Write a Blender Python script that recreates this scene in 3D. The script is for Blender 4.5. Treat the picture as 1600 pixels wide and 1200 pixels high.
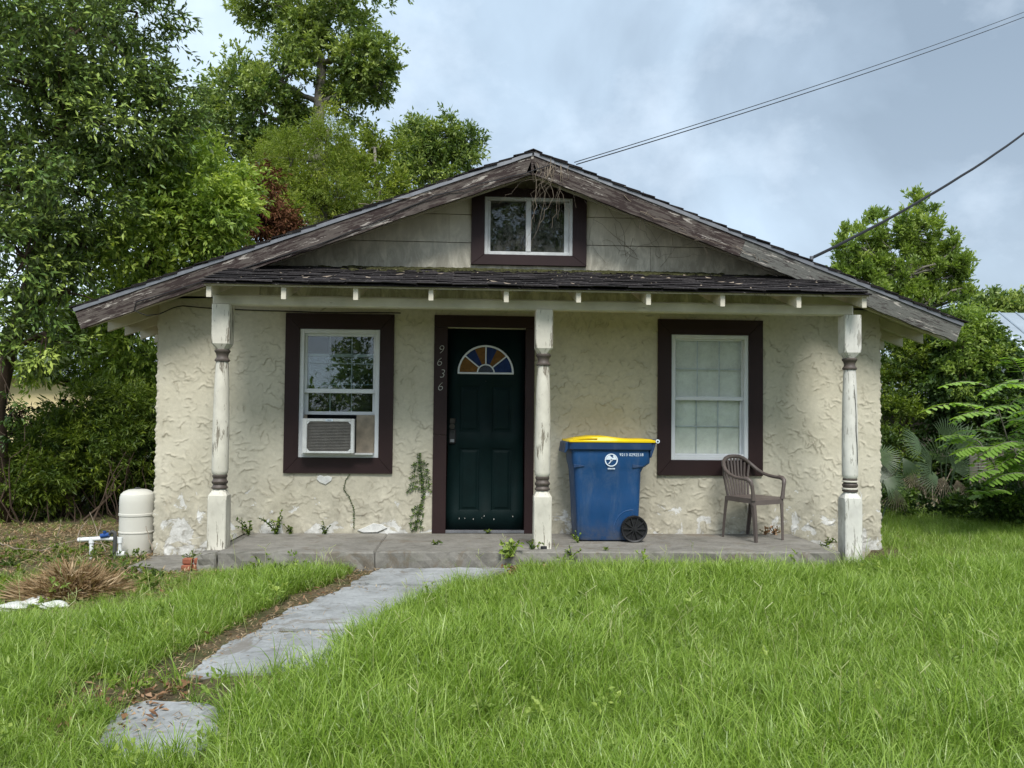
import bpy, bmesh, math, random
import numpy as np
from mathutils import Vector, Matrix
from math import sin, cos, pi, radians, sqrt, atan2

for o in list(bpy.data.objects): bpy.data.objects.remove(o)
S = bpy.context.scene
COL = S.collection
rng = np.random.default_rng(7)
random.seed(7)

# ---------------------------------------------------------------- camera
FPX, CAMX, CAMD, CAMZ, CYP = 1250., 3.1044, 8.1173, 1.1657, 615.29
_a, _p, _r = radians(3.0494), radians(1.7315), radians(-.5586)
_R = Vector((cos(_a), -sin(_a), 0)); _F0 = Vector((sin(_a), cos(_a), 0)); _Z = Vector((0, 0, 1))
FWD = _F0 * cos(_p) + _Z * sin(_p); _U = _Z * cos(_p) - _F0 * sin(_p)
RGT = _R * cos(_r) - _U * sin(_r); UPV = _R * sin(_r) + _U * cos(_r)
CAM = Vector((CAMX, -CAMD, CAMZ))
cd = bpy.data.cameras.new('camera'); cam = bpy.data.objects.new('camera', cd); COL.objects.link(cam)
m = Matrix((RGT, UPV, -FWD)).transposed().to_4x4(); m.translation = CAM
cam.matrix_world = m
cd.sensor_width = 36; cd.lens = 36 * FPX / 1600; cd.shift_y = (CYP - 600) / 1600
cd.clip_start = .05; cd.clip_end = 2000
S.camera = cam

def at(u, v, Y):
    d = FWD + RGT * ((u - 800) / FPX) + UPV * ((CYP - v) / FPX)
    return CAM + d * ((Y + CAMD) / d.y)

# ---------------------------------------------------------------- light
S.view_settings.view_transform = 'Standard'; S.view_settings.look = 'None'
S.view_settings.exposure = 1.0; S.view_settings.gamma = 1
SUN_EL, SUN_AZ = radians(52), radians(172)      # azimuth clockwise from +Y
W = bpy.data.worlds.new('World'); S.world = W; W.use_nodes = True
nt = W.node_tree; nt.nodes.clear()
def N(t, typ, **kw):
    n = t.nodes.new(typ)
    for k, v in kw.items():
        if k.startswith('i_'):
            n.inputs[int(k[2:])].default_value = v
        else: setattr(n, k, v)
    return n
def ramp(t, pts, interp='LINEAR'):
    n = t.nodes.new('ShaderNodeValToRGB'); n.color_ramp.interpolation = interp
    e = n.color_ramp.elements
    while len(e) > 1: e.remove(e[-1])
    for i, (p, c) in enumerate(pts):
        if not isinstance(c, (tuple, list)): c = (c, c, c)
        if i == 0: e[0].position = p; e[0].color = (*c, 1)
        else:
            q = e.new(p); q.color = (*c, 1)
    return n
sky = N(nt, 'ShaderNodeTexSky', sky_type='NISHITA', sun_disc=False, sun_elevation=SUN_EL, sun_rotation=SUN_AZ, dust_density=1.5)
tc = N(nt, 'ShaderNodeTexCoord')
sep = N(nt, 'ShaderNodeSeparateXYZ'); nt.links.new(tc.outputs['Generated'], sep.inputs[0])
mp = N(nt, 'ShaderNodeMapping'); mp.inputs['Scale'].default_value = (1.0, 1.0, 1.25); nt.links.new(tc.outputs['Generated'], mp.inputs[0])
n1 = N(nt, 'ShaderNodeTexNoise'); n1.inputs['Scale'].default_value = 2.3; n1.inputs['Detail'].default_value = 7; n1.inputs['Roughness'].default_value = .52; n1.inputs['Distortion'].default_value = .35
nt.links.new(mp.outputs[0], n1.inputs['Vector'])
n2 = N(nt, 'ShaderNodeTexNoise'); n2.inputs['Scale'].default_value = 5.5; n2.inputs['Detail'].default_value = 8; n2.inputs['Roughness'].default_value = .58
mp2 = N(nt, 'ShaderNodeMapping'); mp2.inputs['Scale'].default_value = (1.1, 1.0, 1.5); mp2.inputs['Location'].default_value = (3.1, .4, 2.2); nt.links.new(tc.outputs['Generated'], mp2.inputs[0]); nt.links.new(mp2.outputs[0], n2.inputs['Vector'])
# broad brightening towards the left of the picture, darker rain cloud towards the right
ma = N(nt, 'ShaderNodeMath', operation='MULTIPLY_ADD'); ma.inputs[1].default_value = -.24; ma.inputs[2].default_value = 0; nt.links.new(sep.outputs[0], ma.inputs[0])
mb = N(nt, 'ShaderNodeMath', operation='ADD'); nt.links.new(n1.outputs[0], mb.inputs[0]); nt.links.new(ma.outputs[0], mb.inputs[1])
cl = ramp(nt, [(.32, (1.85, 2.35, 2.9)), (.45, (2.6, 3.25, 3.95)), (.56, (3.35, 4.2, 5.05)), (.68, (4.4, 5.3, 6.15)), (.80, (7.2, 7.8, 8.3))])
nt.links.new(mb.outputs[0], cl.inputs[0])
mx = N(nt, 'ShaderNodeMix', data_type='RGBA'); mx.inputs[0].default_value = .12
nt.links.new(cl.outputs[0], mx.inputs[6]); nt.links.new(sky.outputs[0], mx.inputs[7])
wr = ramp(nt, [(.52, 0), (.80, .28)]); nt.links.new(n2.outputs[0], wr.inputs[0])
mx2 = N(nt, 'ShaderNodeMix', data_type='RGBA'); mx2.inputs[7].default_value = (6.9, 7.7, 8.6, 1)
nt.links.new(wr.outputs[0], mx2.inputs[0]); nt.links.new(mx.outputs[2], mx2.inputs[6])
# pale low sky
hz = N(nt, 'ShaderNodeMapRange'); hz.inputs[1].default_value = 0.0; hz.inputs[2].default_value = .38; hz.inputs[3].default_value = .75; hz.inputs[4].default_value = 0
nt.links.new(sep.outputs[2], hz.inputs[0])
hx = N(nt, 'ShaderNodeMapRange'); hx.inputs[1].default_value = -.70; hx.inputs[2].default_value = -.10; hx.inputs[3].default_value = 1.3; hx.inputs[4].default_value = .22
nt.links.new(sep.outputs[0], hx.inputs[0])
hm = N(nt, 'ShaderNodeMath', operation='MULTIPLY', use_clamp=True); nt.links.new(hz.outputs[0], hm.inputs[0]); nt.links.new(hx.outputs[0], hm.inputs[1])
mx3 = N(nt, 'ShaderNodeMix', data_type='RGBA'); mx3.inputs[7].default_value = (6.6, 7.4, 8.2, 1)
nt.links.new(hm.outputs[0], mx3.inputs[0]); nt.links.new(mx2.outputs[2], mx3.inputs[6])
bg = N(nt, 'ShaderNodeBackground'); bg.inputs[1].default_value = .10
nt.links.new(mx3.outputs[2], bg.inputs[0])
wo = N(nt, 'ShaderNodeOutputWorld'); nt.links.new(bg.outputs[0], wo.inputs[0])

sl = bpy.data.lights.new('sun', 'SUN'); sl.energy = 2.1; sl.angle = radians(22); sl.color = (1, .975, .93)
so = bpy.data.objects.new('sun', sl); COL.objects.link(so)
sd = Vector((sin(SUN_AZ) * cos(SUN_EL), cos(SUN_AZ) * cos(SUN_EL), sin(SUN_EL)))
so.rotation_euler = sd.to_track_quat('Z', 'Y').to_euler()

# ---------------------------------------------------------------- materials
class M_:
    def __init__(s, name, rough=.7, spec=.4):
        s.m = bpy.data.materials.new(name); s.m.use_nodes = True; s.t = s.m.node_tree
        s.b = s.t.nodes['Principled BSDF']; s.b.inputs['Roughness'].default_value = rough
        s.b.inputs['Specular IOR Level'].default_value = spec
        s.tc = N(s.t, 'ShaderNodeTexCoord')
    def L(s, a, b): s.t.links.new(a, b)
    def noise(s, scale=5, detail=6, rough=.6, dist=0, st=(1, 1, 1), coord='Object', loc=(0, 0, 0), rot=(0, 0, 0)):
        mp = N(s.t, 'ShaderNodeMapping'); mp.inputs['Scale'].default_value = st; mp.inputs['Location'].default_value = loc; mp.inputs['Rotation'].default_value = rot
        s.L(s.tc.outputs[coord], mp.inputs[0])
        n = N(s.t, 'ShaderNodeTexNoise'); n.inputs['Scale'].default_value = scale; n.inputs['Detail'].default_value = detail
        n.inputs['Roughness'].default_value = rough; n.inputs['Distortion'].default_value = dist
        s.L(mp.outputs[0], n.inputs['Vector']); return n.outputs[0]
    def ramp(s, src, pts, interp='LINEAR'):
        r = ramp(s.t, pts, interp); s.L(src, r.inputs[0]); return r.outputs[0]
    def mix(s, f, a, b, blend='MIX'):
        n = N(s.t, 'ShaderNodeMix', data_type='RGBA', blend_type=blend)
        for i, v in ((0, f), (6, a), (7, b)):
            if isinstance(v, (tuple, list)): n.inputs[i].default_value = (*v, 1)[:4]
            elif isinstance(v, (int, float)): n.inputs[i].default_value = v if i == 0 else (v, v, v, 1)
            else: s.L(v, n.inputs[i])
        return n.outputs[2]
    def math(s, op, a, b=0., c=0., clamp=False):
        n = N(s.t, 'ShaderNodeMath', operation=op, use_clamp=clamp)
        for i, v in enumerate((a, b, c)):
            if isinstance(v, (int, float)): n.inputs[i].default_value = v
            else: s.L(v, n.inputs[i])
        return n.outputs[0]
    def sepz(s, coord='Object'):
        n = N(s.t, 'ShaderNodeSeparateXYZ'); s.L(s.tc.outputs[coord], n.inputs[0]); return n.outputs
    def rmap(s, v, a, b, c, d):
        n = N(s.t, 'ShaderNodeMapRange'); s.L(v, n.inputs[0])
        for i, q in enumerate((a, b, c, d)): n.inputs[i + 1].default_value = q
        return n.outputs[0]
    def col(s, v):
        if isinstance(v, tuple): s.b.inputs['Base Color'].default_value = (*v, 1)
        else: s.L(v, s.b.inputs['Base Color'])
        return s
    def bump(s, h, strength=.5, dist=.01):
        n = N(s.t, 'ShaderNodeBump'); n.inputs['Strength'].default_value = strength; n.inputs['Distance'].default_value = dist
        s.L(h, n.inputs['Height'])
        if s.b.inputs['Normal'].is_linked: s.L(s.b.inputs['Normal'].links[0].from_socket, n.inputs['Normal'])
        s.L(n.outputs[0], s.b.inputs['Normal']); return s
    def island(s, src, amt):      # small per-object value variation
        oi = N(s.t, 'ShaderNodeObjectInfo')
        f = s.rmap(oi.outputs['Random'], 0, 1, 1 - amt, 1 + amt)
        n = N(s.t, 'ShaderNodeVectorMath', operation='SCALE')
        if isinstance(src, tuple): n.inputs[0].default_value = src
        else: s.L(src, n.inputs[0])
        s.L(f, n.inputs['Scale']); return n.outputs[0]

def simple(name, c, rough=.6, var=.12, scale=8, spec=.4, bump=0, metal=0):
    q = M_(name, rough, spec)
    n = q.noise(scale, 5)
    q.col(q.ramp(n, [(.3, tuple(x * (1 - var) for x in c)), (.7, tuple(min(1, x * (1 + var)) for x in c))]))
    if bump: q.bump(q.noise(scale * 8, 4), .4, bump)
    q.b.inputs['Metallic'].default_value = metal
    return q.m

def m_stucco():
    q = M_('stucco_cream', .85, .2)
    base = q.ramp(q.noise(1.6, 5, .6), [(.3, (.475, .438, .335)), (.7, (.615, .575, .462))])
    fine = q.ramp(q.noise(26, 5, .6), [(.3, .9), (.7, 1.05)])
    c = q.mix(1., base, fine, 'MULTIPLY')
    x, y, z = q.sepz()
    # ragged white patches where the cream coat has come off, more of them near the ground
    pz = q.rmap(z, .05, .95, .16, -.06)
    pn = q.math('ADD', q.noise(4.2, 7, .66, .8), pz)
    pm = q.ramp(pn, [(.655, 0), (.668, 1)])
    c = q.mix(pm, c, (.74, .735, .70))
    # grey dirt and algae along the foot and brown stains
    dz = q.rmap(z, -.1, .95, 1., .06)
    dn = q.math('MULTIPLY', q.ramp(q.noise(6, 7, .7), [(.36, 0), (.66, 1)]), dz)
    c = q.mix(dn, c, (.19, .175, .135))
    bs = q.ramp(q.noise(1.7, 6, .7, .5, (1, 1, .55), loc=(4, 0, 1)), [(.60, 0), (.72, .5)])
    c = q.mix(q.math('MULTIPLY', bs, q.rmap(z, .4, 1.3, 1, .15)), c, (.42, .30, .19))
    sp = q.ramp(q.noise(38, 3, .5), [(.70, 0), (.74, .7)])
    c = q.mix(q.math('MULTIPLY', sp, .6), c, (.19, .165, .12))
    # shade under the plaster lap lips, painted as dark lines along their edges
    at_ = N(q.t, 'ShaderNodeAttribute', attribute_name='lap')
    edge = q.math('MULTIPLY', at_.outputs['Fac'], q.ramp(q.noise(5, 4), [(.36, .25), (.62, 1)]))
    c = q.mix(q.math('MULTIPLY', edge, .95), c, (.15, .125, .085))
    h = q.math('MULTIPLY', pm, -.5)
    q.col(c)
    q.bump(h, .8, .004); q.bump(q.noise(14, 6, .6, .4), .4, .006)
    q.bump(q.noise(70, 5, .6), .35, .002)
    return q.m
def m_board_siding():
    q = M_('siding_board_paint', .8, .2)
    x, y, z = q.sepz()
    c = q.ramp(q.noise(3, 6), [(.3, (.55, .51, .41)), (.7, (.69, .65, .54))])
    c = q.island(c, .06)
    dz = q.rmap(z, 2.86, 3.45, 1.0, .15)
    mold = q.math('MULTIPLY', q.ramp(q.noise(5.5, 8, .72, .6, (1.3, 1, .55)), [(.37, 0), (.56, 1)]), dz)
    c = q.mix(q.math('MULTIPLY', mold, .60), c, (.13, .118, .09))
    st = q.ramp(q.noise(9, 5, .7, .2, (1.6, 1, .16)), [(.5, 0), (.75, .25)])
    c = q.mix(st, c, (.20, .18, .14))
    q.col(c).bump(q.noise(30, 5, .7), .3, .003)
    return q.m
def m_peel(name, paint, wood, amt=.5, axis=0, wscale=1., white=.0, rough=.7):
    """painted board whose coat has flaked along the grain"""
    q = M_(name, rough, .3)
    st = [6, 6, 6]; st[axis] = .7
    g = q.noise(6 * wscale, 8, .7, .4, tuple(st))
    gw = q.noise(14 * wscale, 6, .7, .2, tuple(st))
    wd = q.ramp(gw, [(.3, tuple(x * .55 for x in wood)), (.7, wood)])
    pn = q.ramp(q.noise(4, 5), [(.3, tuple(x * .8 for x in paint)), (.7, tuple(x * 1.12 for x in paint))])
    sel = q.math('ADD', g, q.math('MULTIPLY', q.noise(2.2, 4), .5))
    lo = 1.02 - amt * .62
    f = q.ramp(sel, [(lo - .01, 0), (lo + .02, 1)])
    c = q.mix(f, pn, wd)
    if white:
        w = q.ramp(q.noise(16, 6, .75, .5, tuple(x * .25 for x in st), loc=(3, 1, 2)), [(.575, 0), (.61, white)])
        c = q.mix(w, c, (.50, .46, .41))
    if name.startswith('post'):
        z_ = q.sepz()[2]; dd = q.math('MULTIPLY', q.ramp(q.noise(7, 8, .7, .5, (1, 1, .4), loc=(2, 2, 9)), [(.42, 0), (.66, 1)]), q.rmap(z_, -.1, .6, .9, .18))
        c = q.mix(dd, c, (.20, .175, .125))
    q.col(c)
    q.bump(f, -.5, .003); q.bump(gw, .35, .003)
    return q.m
def m_shingle():
    q = M_('asphalt_shingle', .95, .15)
    c = q.ramp(q.noise(60, 3, .8), [(.3, (.012, .010, .011)), (.62, (.036, .032, .032)), (.82, (.085, .08, .075))])
    c = q.island(c, .5)
    w = q.ramp(q.noise(17, 7, .8, .3, (1, 2.0, 2.0)), [(.60, 0), (.64, .8)])
    c = q.mix(w, c, (.26, .24, .22))
    x, y, z = q.sepz('Generated')
    q.col(c).bump(q.noise(120, 3, .8), .6, .004)
    return q.m
def m_concrete(name='concrete_porch', a=(.17, .16, .14), b=(.29, .275, .245), mossy=.3, dark=.6):
    q = M_(name, .9, .2)
    c = q.ramp(q.noise(2.2, 7, .65, .4), [(.28, a), (.72, b)])
    c = q.mix(1., c, q.ramp(q.noise(30, 5, .7), [(.3, .82), (.7, 1.1)]), 'MULTIPLY')
    st = q.ramp(q.noise(3.1, 8, .72, .8, (1, 1.8, 1), loc=(3, 3, 3)), [(.5, 0), (.68, dark)])
    c = q.mix(st, c, (.085, .08, .068))
    ms = q.ramp(q.noise(7, 7, .7, .3, loc=(1, 8, 1)), [(.55, 0), (.72, mossy)])
    c = q.mix(ms, c, (.10, .115, .045)); db = q.ramp(q.noise(1.7, 8, .75, 1.0, loc=(6, 2, 2)), [(.56, 0), (.60, .55)]); c = q.mix(db, c, (.15, .12, .085))
    q.col(c).bump(q.noise(9, 8, .75), .5, .012).bump(q.noise(90, 4, .7), .4, .003)
    return q.m
def m_leaf(name, dark, mid, light, trans=.35, rough=.5, spec=.35, under=None):
    q = M_(name, rough, spec)
    a = N(q.t, 'ShaderNodeAttribute', attribute_name='tone')
    c = q.ramp(a.outputs['Fac'], [(0, dark), (.5, mid), (1, light)])
    if under:
        g = N(q.t, 'ShaderNodeNewGeometry'); c = q.mix(g.outputs['Backfacing'], c, under)
    q.col(c)
    tr = N(q.t, 'ShaderNodeBsdfTranslucent'); q.L(q.mix(1., c, (1.15, 1.25, .55), 'MULTIPLY'), tr.inputs[0])
    mx = N(q.t, 'ShaderNodeMixShader'); mx.inputs[0].default_value = trans
    q.L(q.b.outputs[0], mx.inputs[1]); q.L(tr.outputs[0], mx.inputs[2])
    q.L(mx.outputs[0], q.t.nodes['Material Output'].inputs[0])
    return q.m
def m_bark(name, a, b):
    q = M_(name, .9, .2)
    g = q.noise(9, 8, .72, .6, (1, 1, .35))
    q.col(q.ramp(g, [(.3, a), (.7, b)])).bump(g, .8, .02)
    return q.m
def m_glass(name, tint=(1, 1, 1), refl=1.9, dirt=.05):
    q = M_(name, .02, .5); t = q.t
    tr = N(t, 'ShaderNodeBsdfTransparent'); tr.inputs[0].default_value = (*tint, 1)
    gl = N(t, 'ShaderNodeBsdfGlossy'); gl.inputs['Roughness'].default_value = .012
    fr = N(t, 'ShaderNodeFresnel'); fr.inputs[0].default_value = refl
    bn = N(t, 'ShaderNodeBump'); bn.inputs['Strength'].default_value = .05; bn.inputs['Distance'].default_value = .01
    q.L(q.noise(2.5, 2), bn.inputs['Height']); q.L(bn.outputs[0], gl.inputs['Normal'])
    mx = N(t, 'ShaderNodeMixShader'); q.L(fr.outputs[0], mx.inputs[0]); q.L(tr.outputs[0], mx.inputs[1]); q.L(gl.outputs[0], mx.inputs[2])
    df = N(t, 'ShaderNodeBsdfDiffuse'); df.inputs[0].default_value = (.35, .34, .31, 1)
    m2 = N(t, 'ShaderNodeMixShader'); q.L(q.ramp(q.noise(9, 8, .8), [(.42, 0), (.75, dirt)]), m2.inputs[0])
    q.L(mx.outputs[0], m2.inputs[1]); q.L(df.outputs[0], m2.inputs[2])
    q.L(m2.outputs[0], t.nodes['Material Output'].inputs[0])
    return q.m
def m_grass():
    q = M_('grass_blade', .38, .5)
    a = N(q.t, 'ShaderNodeAttribute', attribute_name='tone')
    oi = N(q.t, 'ShaderNodeObjectInfo')
    f = q.math('ADD', q.math('MULTIPLY', a.outputs['Fac'], .75), q.math('MULTIPLY', oi.outputs['Random'], .25))
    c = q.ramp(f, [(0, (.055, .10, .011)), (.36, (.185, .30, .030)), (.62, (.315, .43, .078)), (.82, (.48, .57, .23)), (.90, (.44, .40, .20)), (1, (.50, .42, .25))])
    q.col(c)
    tr = N(q.t, 'ShaderNodeBsdfTranslucent'); q.L(q.mix(1., c, (1.1, 1.25, .55), 'MULTIPLY'), tr.inputs[0])
    mx = N(q.t, 'ShaderNodeMixShader'); mx.inputs[0].default_value = .30
    q.L(q.b.outputs[0], mx.inputs[1]); q.L(tr.outputs[0], mx.inputs[2]); q.L(mx.outputs[0], q.t.nodes['Material Output'].inputs[0])
    return q.m
def m_ground():
    q = M_('soil', .95, .1)
    c = q.ramp(q.noise(1.3, 8, .7, .5), [(.3, (.085, .07, .045)), (.5, (.14, .105, .065)), (.7, (.20, .155, .10))])
    c = q.mix(1., c, q.ramp(q.noise(35, 6, .8), [(.3, .55), (.7, 1.35)]), 'MULTIPLY')
    gm = q.math('MAXIMUM', q.ramp(q.noise(2.6, 6, .7, loc=(5, 5, 0)), [(.42, 0), (.62, .75)]), q.rmap(q.sepz()[1], 3., 9., 0, .9))
    c = q.mix(gm, c, (.07, .10, .03))
    q.col(c).bump(q.noise(18, 8, .8), .8, .03)
    return q.m

MT = {}
MT['stucco'] = m_stucco(); MT['siding'] = m_board_siding()
MT['trim'] = m_peel('trim_paint_maroon', (.024, .0105, .0105), (.06, .035, .03), .10, 2, .7, 0, .55)
MT['rake'] = m_peel('rake_paint_brown', (.036, .024, .022), (.115, .095, .083), .43, 0, 1.3, .7, .85)
MT['rake_grey'] = m_peel('rake_lichen_grey', (.050, .043, .040), (.155, .155, .14), .52, 0, 1.8, .65, .9)
MT['cream_wood'] = m_peel('cream_painted_wood', (.53, .495, .40), (.30, .26, .19), .16, 0, 1., 0, .65)
MT['cream_wood_y'] = m_peel('cream_painted_rafter', (.60, .56, .46), (.30, .26, .19), .14, 1, 1., 0, .65)
MT['soffit'] = m_peel('cream_soffit', (.52, .47, .37), (.24, .19, .12), .20, 1, .8, 0, .75)
MT['post'] = m_peel('post_paint_white', (.62, .59, .505), (.26, .23, .18), .28, 2, 1., 0, .6)
MT['post_worn'] = m_peel('post_paint_worn', (.66, .645, .59), (.42, .40, .35), .30, 2, 1.2, 0, .65)
MT['collar'] = simple('collar_paint_taupe', (.085, .068, .058), .55, .3, 12)
MT['shingle'] = m_shingle()
MT['porch'] = m_concrete()
MT['pathc'] = m_concrete('concrete_path', (.22, .225, .22), (.40, .415, .42), .12, .45)
MT['vinyl'] = simple('white_vinyl', (.66, .68, .70), .35, .07, 5)
MT['vinyl_old'] = simple('old_white_vinyl', (.55, .56, .55), .45, .16, 9)
MT['muntin'] = simple('muntin_white', (.62, .65, .68), .4, .06, 8)
MT['glass'] = m_glass('window_glass', (.9, .95, .96), 1.8, .03)
MT['glass_r'] = m_glass('shaded_window_glass', (.97, .985, .97), 1.3, .12)
MT['glass_dirty'] = m_glass('dusty_window_glass', (.8, .85, .86), 1.7, .38)
MT['shade'] = simple('window_shade_pale', (.84, .84, .78), .8, .06, 2)
MT['door'] = simple('door_paint_green', (.003, .011, .011), .6, .18, 6, .10)
MT['black'] = simple('black_plastic', (.012, .012, .013), .5, .2, 12)
MT['dark'] = simple('interior_dark', (.03, .03, .032), .9, .1, 2)
MT['brass'] = simple('lock_dark_metal', (.05, .045, .04), .35, .2, 12, metal=.8)
MT['steel'] = simple('drip_edge_steel', (.20, .205, .22), .45, .2, 7, metal=.6)
MT['amber'] = simple('amber_glass', (.13, .062, .014), .45, .3, 20, .12)
MT['blue_g'] = simple('blue_glass', (.011, .026, .09), .45, .3, 20, .12)
MT['blue_d'] = simple('dark_blue_glass', (.010, .014, .035), .12, .3, 20, .7)
MT['digit'] = simple('number_pale_metal', (.50, .49, .45), .4, .1, 10)
MT['bin'] = simple('blue_bin_plastic', (.008, .056, .165), .5, .25, 2.2, .45)
MT['bin_dark'] = simple('blue_bin_rim_plastic', (.011, .038, .105), .45, .12, 3, .45)
def m_bin(name, c):
    q = M_(name, .5, .4)
    b = q.ramp(q.noise(2.2, 5), [(.3, tuple(x * .85 for x in c)), (.7, tuple(x * 1.15 for x in c))])
    dust = q.ramp(q.noise(7, 8, .75, .6, (1, 1, .35)), [(.50, 0), (.72, .22)]); b = q.mix(dust, b, (.16, .19, .22))
    z_ = q.sepz()[2]; gr = q.math('MULTIPLY', q.ramp(q.noise(11, 7, .7), [(.35, 0), (.65, .75)]), q.rmap(z_, 0, .22, 1, 0)); b = q.mix(gr, b, (.12, .11, .09))
    sc_ = q.ramp(q.noise(22, 6, .8, .2, (1, 1, .12), loc=(1, 2, 3)), [(.66, 0), (.69, .35)]); b = q.mix(sc_, b, (.10, .16, .24))
    q.col(b); q.L(q.ramp(q.noise(5, 6, .7), [(.3, .38), (.7, .62)]), q.b.inputs['Roughness']); return q.m
MT['bin'] = m_bin('blue_bin_plastic', (.008, .056, .165)); MT['bin_dark'] = m_bin('blue_bin_rim_plastic', (.010, .038, .105))
MT['lid'] = simple('yellow_lid_plastic', (.78, .56, .008), .42, .08, 4, .45)
MT['white'] = simple('white_print', (.62, .70, .78), .6, .05, 30)
MT['chair'] = simple('taupe_chair_plastic', (.105, .084, .075), .48, .14, 6, .45)
MT['grille'] = simple('grille_beige_grey', (.17, .16, .145), .6, .2, 12)
MT['accordion'] = simple('dirty_accordion', (.52, .46, .38), .7, .3, 9)
MT['tank'] = simple('tank_cream_plastic', (.60, .585, .52), .38, .05, 3, .5)
MT['pvc'] = simple('white_pvc', (.74, .76, .76), .35, .1, 10)
MT['hose'] = simple('grey_hose', (.06, .062, .06), .6, .2, 10)
MT['valve'] = simple('blue_valve_plastic', (.02, .07, .25), .4, .1, 10)
MT['brick'] = simple('red_brick', (.28, .10, .06), .9, .35, 14, .2, .006)
MT['stone'] = simple('white_stone', (.60, .60, .57), .9, .2, 12, .2, .01)
MT['cable'] = simple('black_cable', (.012, .012, .014), .6, .1, 4)
MT['vine_dead'] = simple('dead_vine', (.27, .22, .17), .9, .35, 9, .1)
MT['vine_dark'] = simple('dark_vine_stain', (.12, .10, .075), .9, .3, 9, .1)
MT['straw'] = m_leaf('straw', (.20, .125, .065), (.36, .25, .14), (.55, .43, .28), .15, .8, .1)
MT['litter'] = m_leaf('dead_leaf', (.10, .05, .03), (.24, .13, .07), (.42, .28, .18), .15, .8, .1)
MT['grass'] = m_grass()
MT['ground'] = m_ground()
MT['bark'] = m_bark('bark_brown', (.035, .025, .018), (.12, .085, .06))
MT['bark_grey'] = m_bark('bark_grey', (.09, .08, .07), (.27, .25, .21))
MT['L_left'] = m_leaf('leaf_glossy_green', (0.078, 0.143, 0.036), (0.182, 0.291, 0.067), (0.491, 0.595, 0.128), .34, .45, .32, (.12, .16, .07))
MT['L_mid'] = m_leaf('leaf_mid_green', (0.095, 0.159, 0.029), (0.237, 0.342, 0.063), (0.478, 0.562, 0.098), .34, .42, .4)
MT['L_tall'] = m_leaf('leaf_dark_green', (0.070, 0.129, 0.039), (0.175, 0.250, 0.072), (0.385, 0.453, 0.124), .28, .45, .35)
MT['L_cyp'] = m_leaf('leaf_yellow_green', (0.093, 0.130, 0.021), (0.185, 0.247, 0.039), (0.330, 0.370, 0.067), .38, .55, .3)
MT['L_brown'] = m_leaf('leaf_dead_rust', (.055, .022, .012), (.13, .055, .03), (.20, .10, .05), .2, .8, .1)
MT['L_right'] = m_leaf('leaf_bright_green', (0.110, 0.178, 0.035), (0.221, 0.313, 0.062), (0.370, 0.461, 0.104), .38, .45, .4)
MT['L_hedge'] = m_leaf('leaf_hedge', (0.028, 0.059, 0.011), (0.079, 0.128, 0.018), (0.198, 0.257, 0.028), .34, .5, .35)
MT['L_vine'] = m_leaf('leaf_vine_dark', (0.020, 0.045, 0.011), (0.051, 0.096, 0.022), (0.145, 0.225, 0.033), .3, .45, .35)
MT['L_fern'] = m_leaf('leaf_compound_bright', (0.112, 0.211, 0.035), (0.211, 0.349, 0.063), (0.364, 0.532, 0.112), .42, .45, .4)
MT['L_palm'] = m_leaf('leaf_palm', (0.045, 0.076, 0.036), (0.081, 0.126, 0.058), (0.135, 0.198, 0.099), .25, .42, .45)
MT['L_palm_dead'] = m_leaf('leaf_palm_dead', (.10, .08, .055), (.20, .165, .12), (.33, .29, .22), .2, .8, .1)
MT['moss'] = simple('moss', (.055, .055, .024), .95, .5, 30, .1, .01)
MT['metal_roof'] = simple('galvanised_roof', (.40, .45, .49), .35, .12, 1.2, .5, metal=.35)
MT['yellow_wall'] = simple('yellow_wall', (.66, .54, .30), .85, .12, 1.4)
MT['grey_wall'] = simple('grey_wall', (.42, .44, .42), .85, .12, 1.4)
MT['fence_wood'] = simple('weathered_fence', (.10, .085, .068), .9, .35, 6)

# ---------------------------------------------------------------- object helpers
ORG = {}                         # world origin of every empty or parented mesh
def put(o, parent=None, loc=(0, 0, 0)):
    COL.objects.link(o)
    loc = Vector(loc)
    if parent is not None:
        o.parent = parent; o.location = loc - ORG[parent.name]
    else: o.location = loc
    ORG[o.name] = loc
    return o
def thing(name, label, cat, loc=(0, 0, 0), group=None, kind=None):
    o = bpy.data.objects.new(name, None); o.empty_display_size = .2; put(o, None, loc)
    o['label'] = label
    if cat: o['category'] = cat
    if group: o['group'] = group
    if kind: o['kind'] = kind
    return o
def tag(o, label=None, cat=None, group=None, kind=None):
    for k, v in (('label', label), ('category', cat), ('group', group), ('kind', kind)):
        if v: o[k] = v
    return o
def from_bm(name, bm, mat, parent=None, loc=None, smooth=False, angle=None):
    """bm is in world coordinates; loc = the world point that becomes its origin"""
    loc = Vector(loc) if loc is not None else (ORG[parent.name] if parent is not None else Vector((0, 0, 0)))
    bmesh.ops.translate(bm, verts=bm.verts, vec=-loc)
    me = bpy.data.meshes.new(name); bm.to_mesh(me); bm.free()
    for mm in (mat if isinstance(mat, list) else [mat]): me.materials.append(MT[mm])
    if smooth: me.polygons.foreach_set('use_smooth', [True] * len(me.polygons))
    if smooth and angle: me.set_sharp_from_angle(angle=radians(angle))
    return put(bpy.data.objects.new(name, me), parent, loc)
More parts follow.
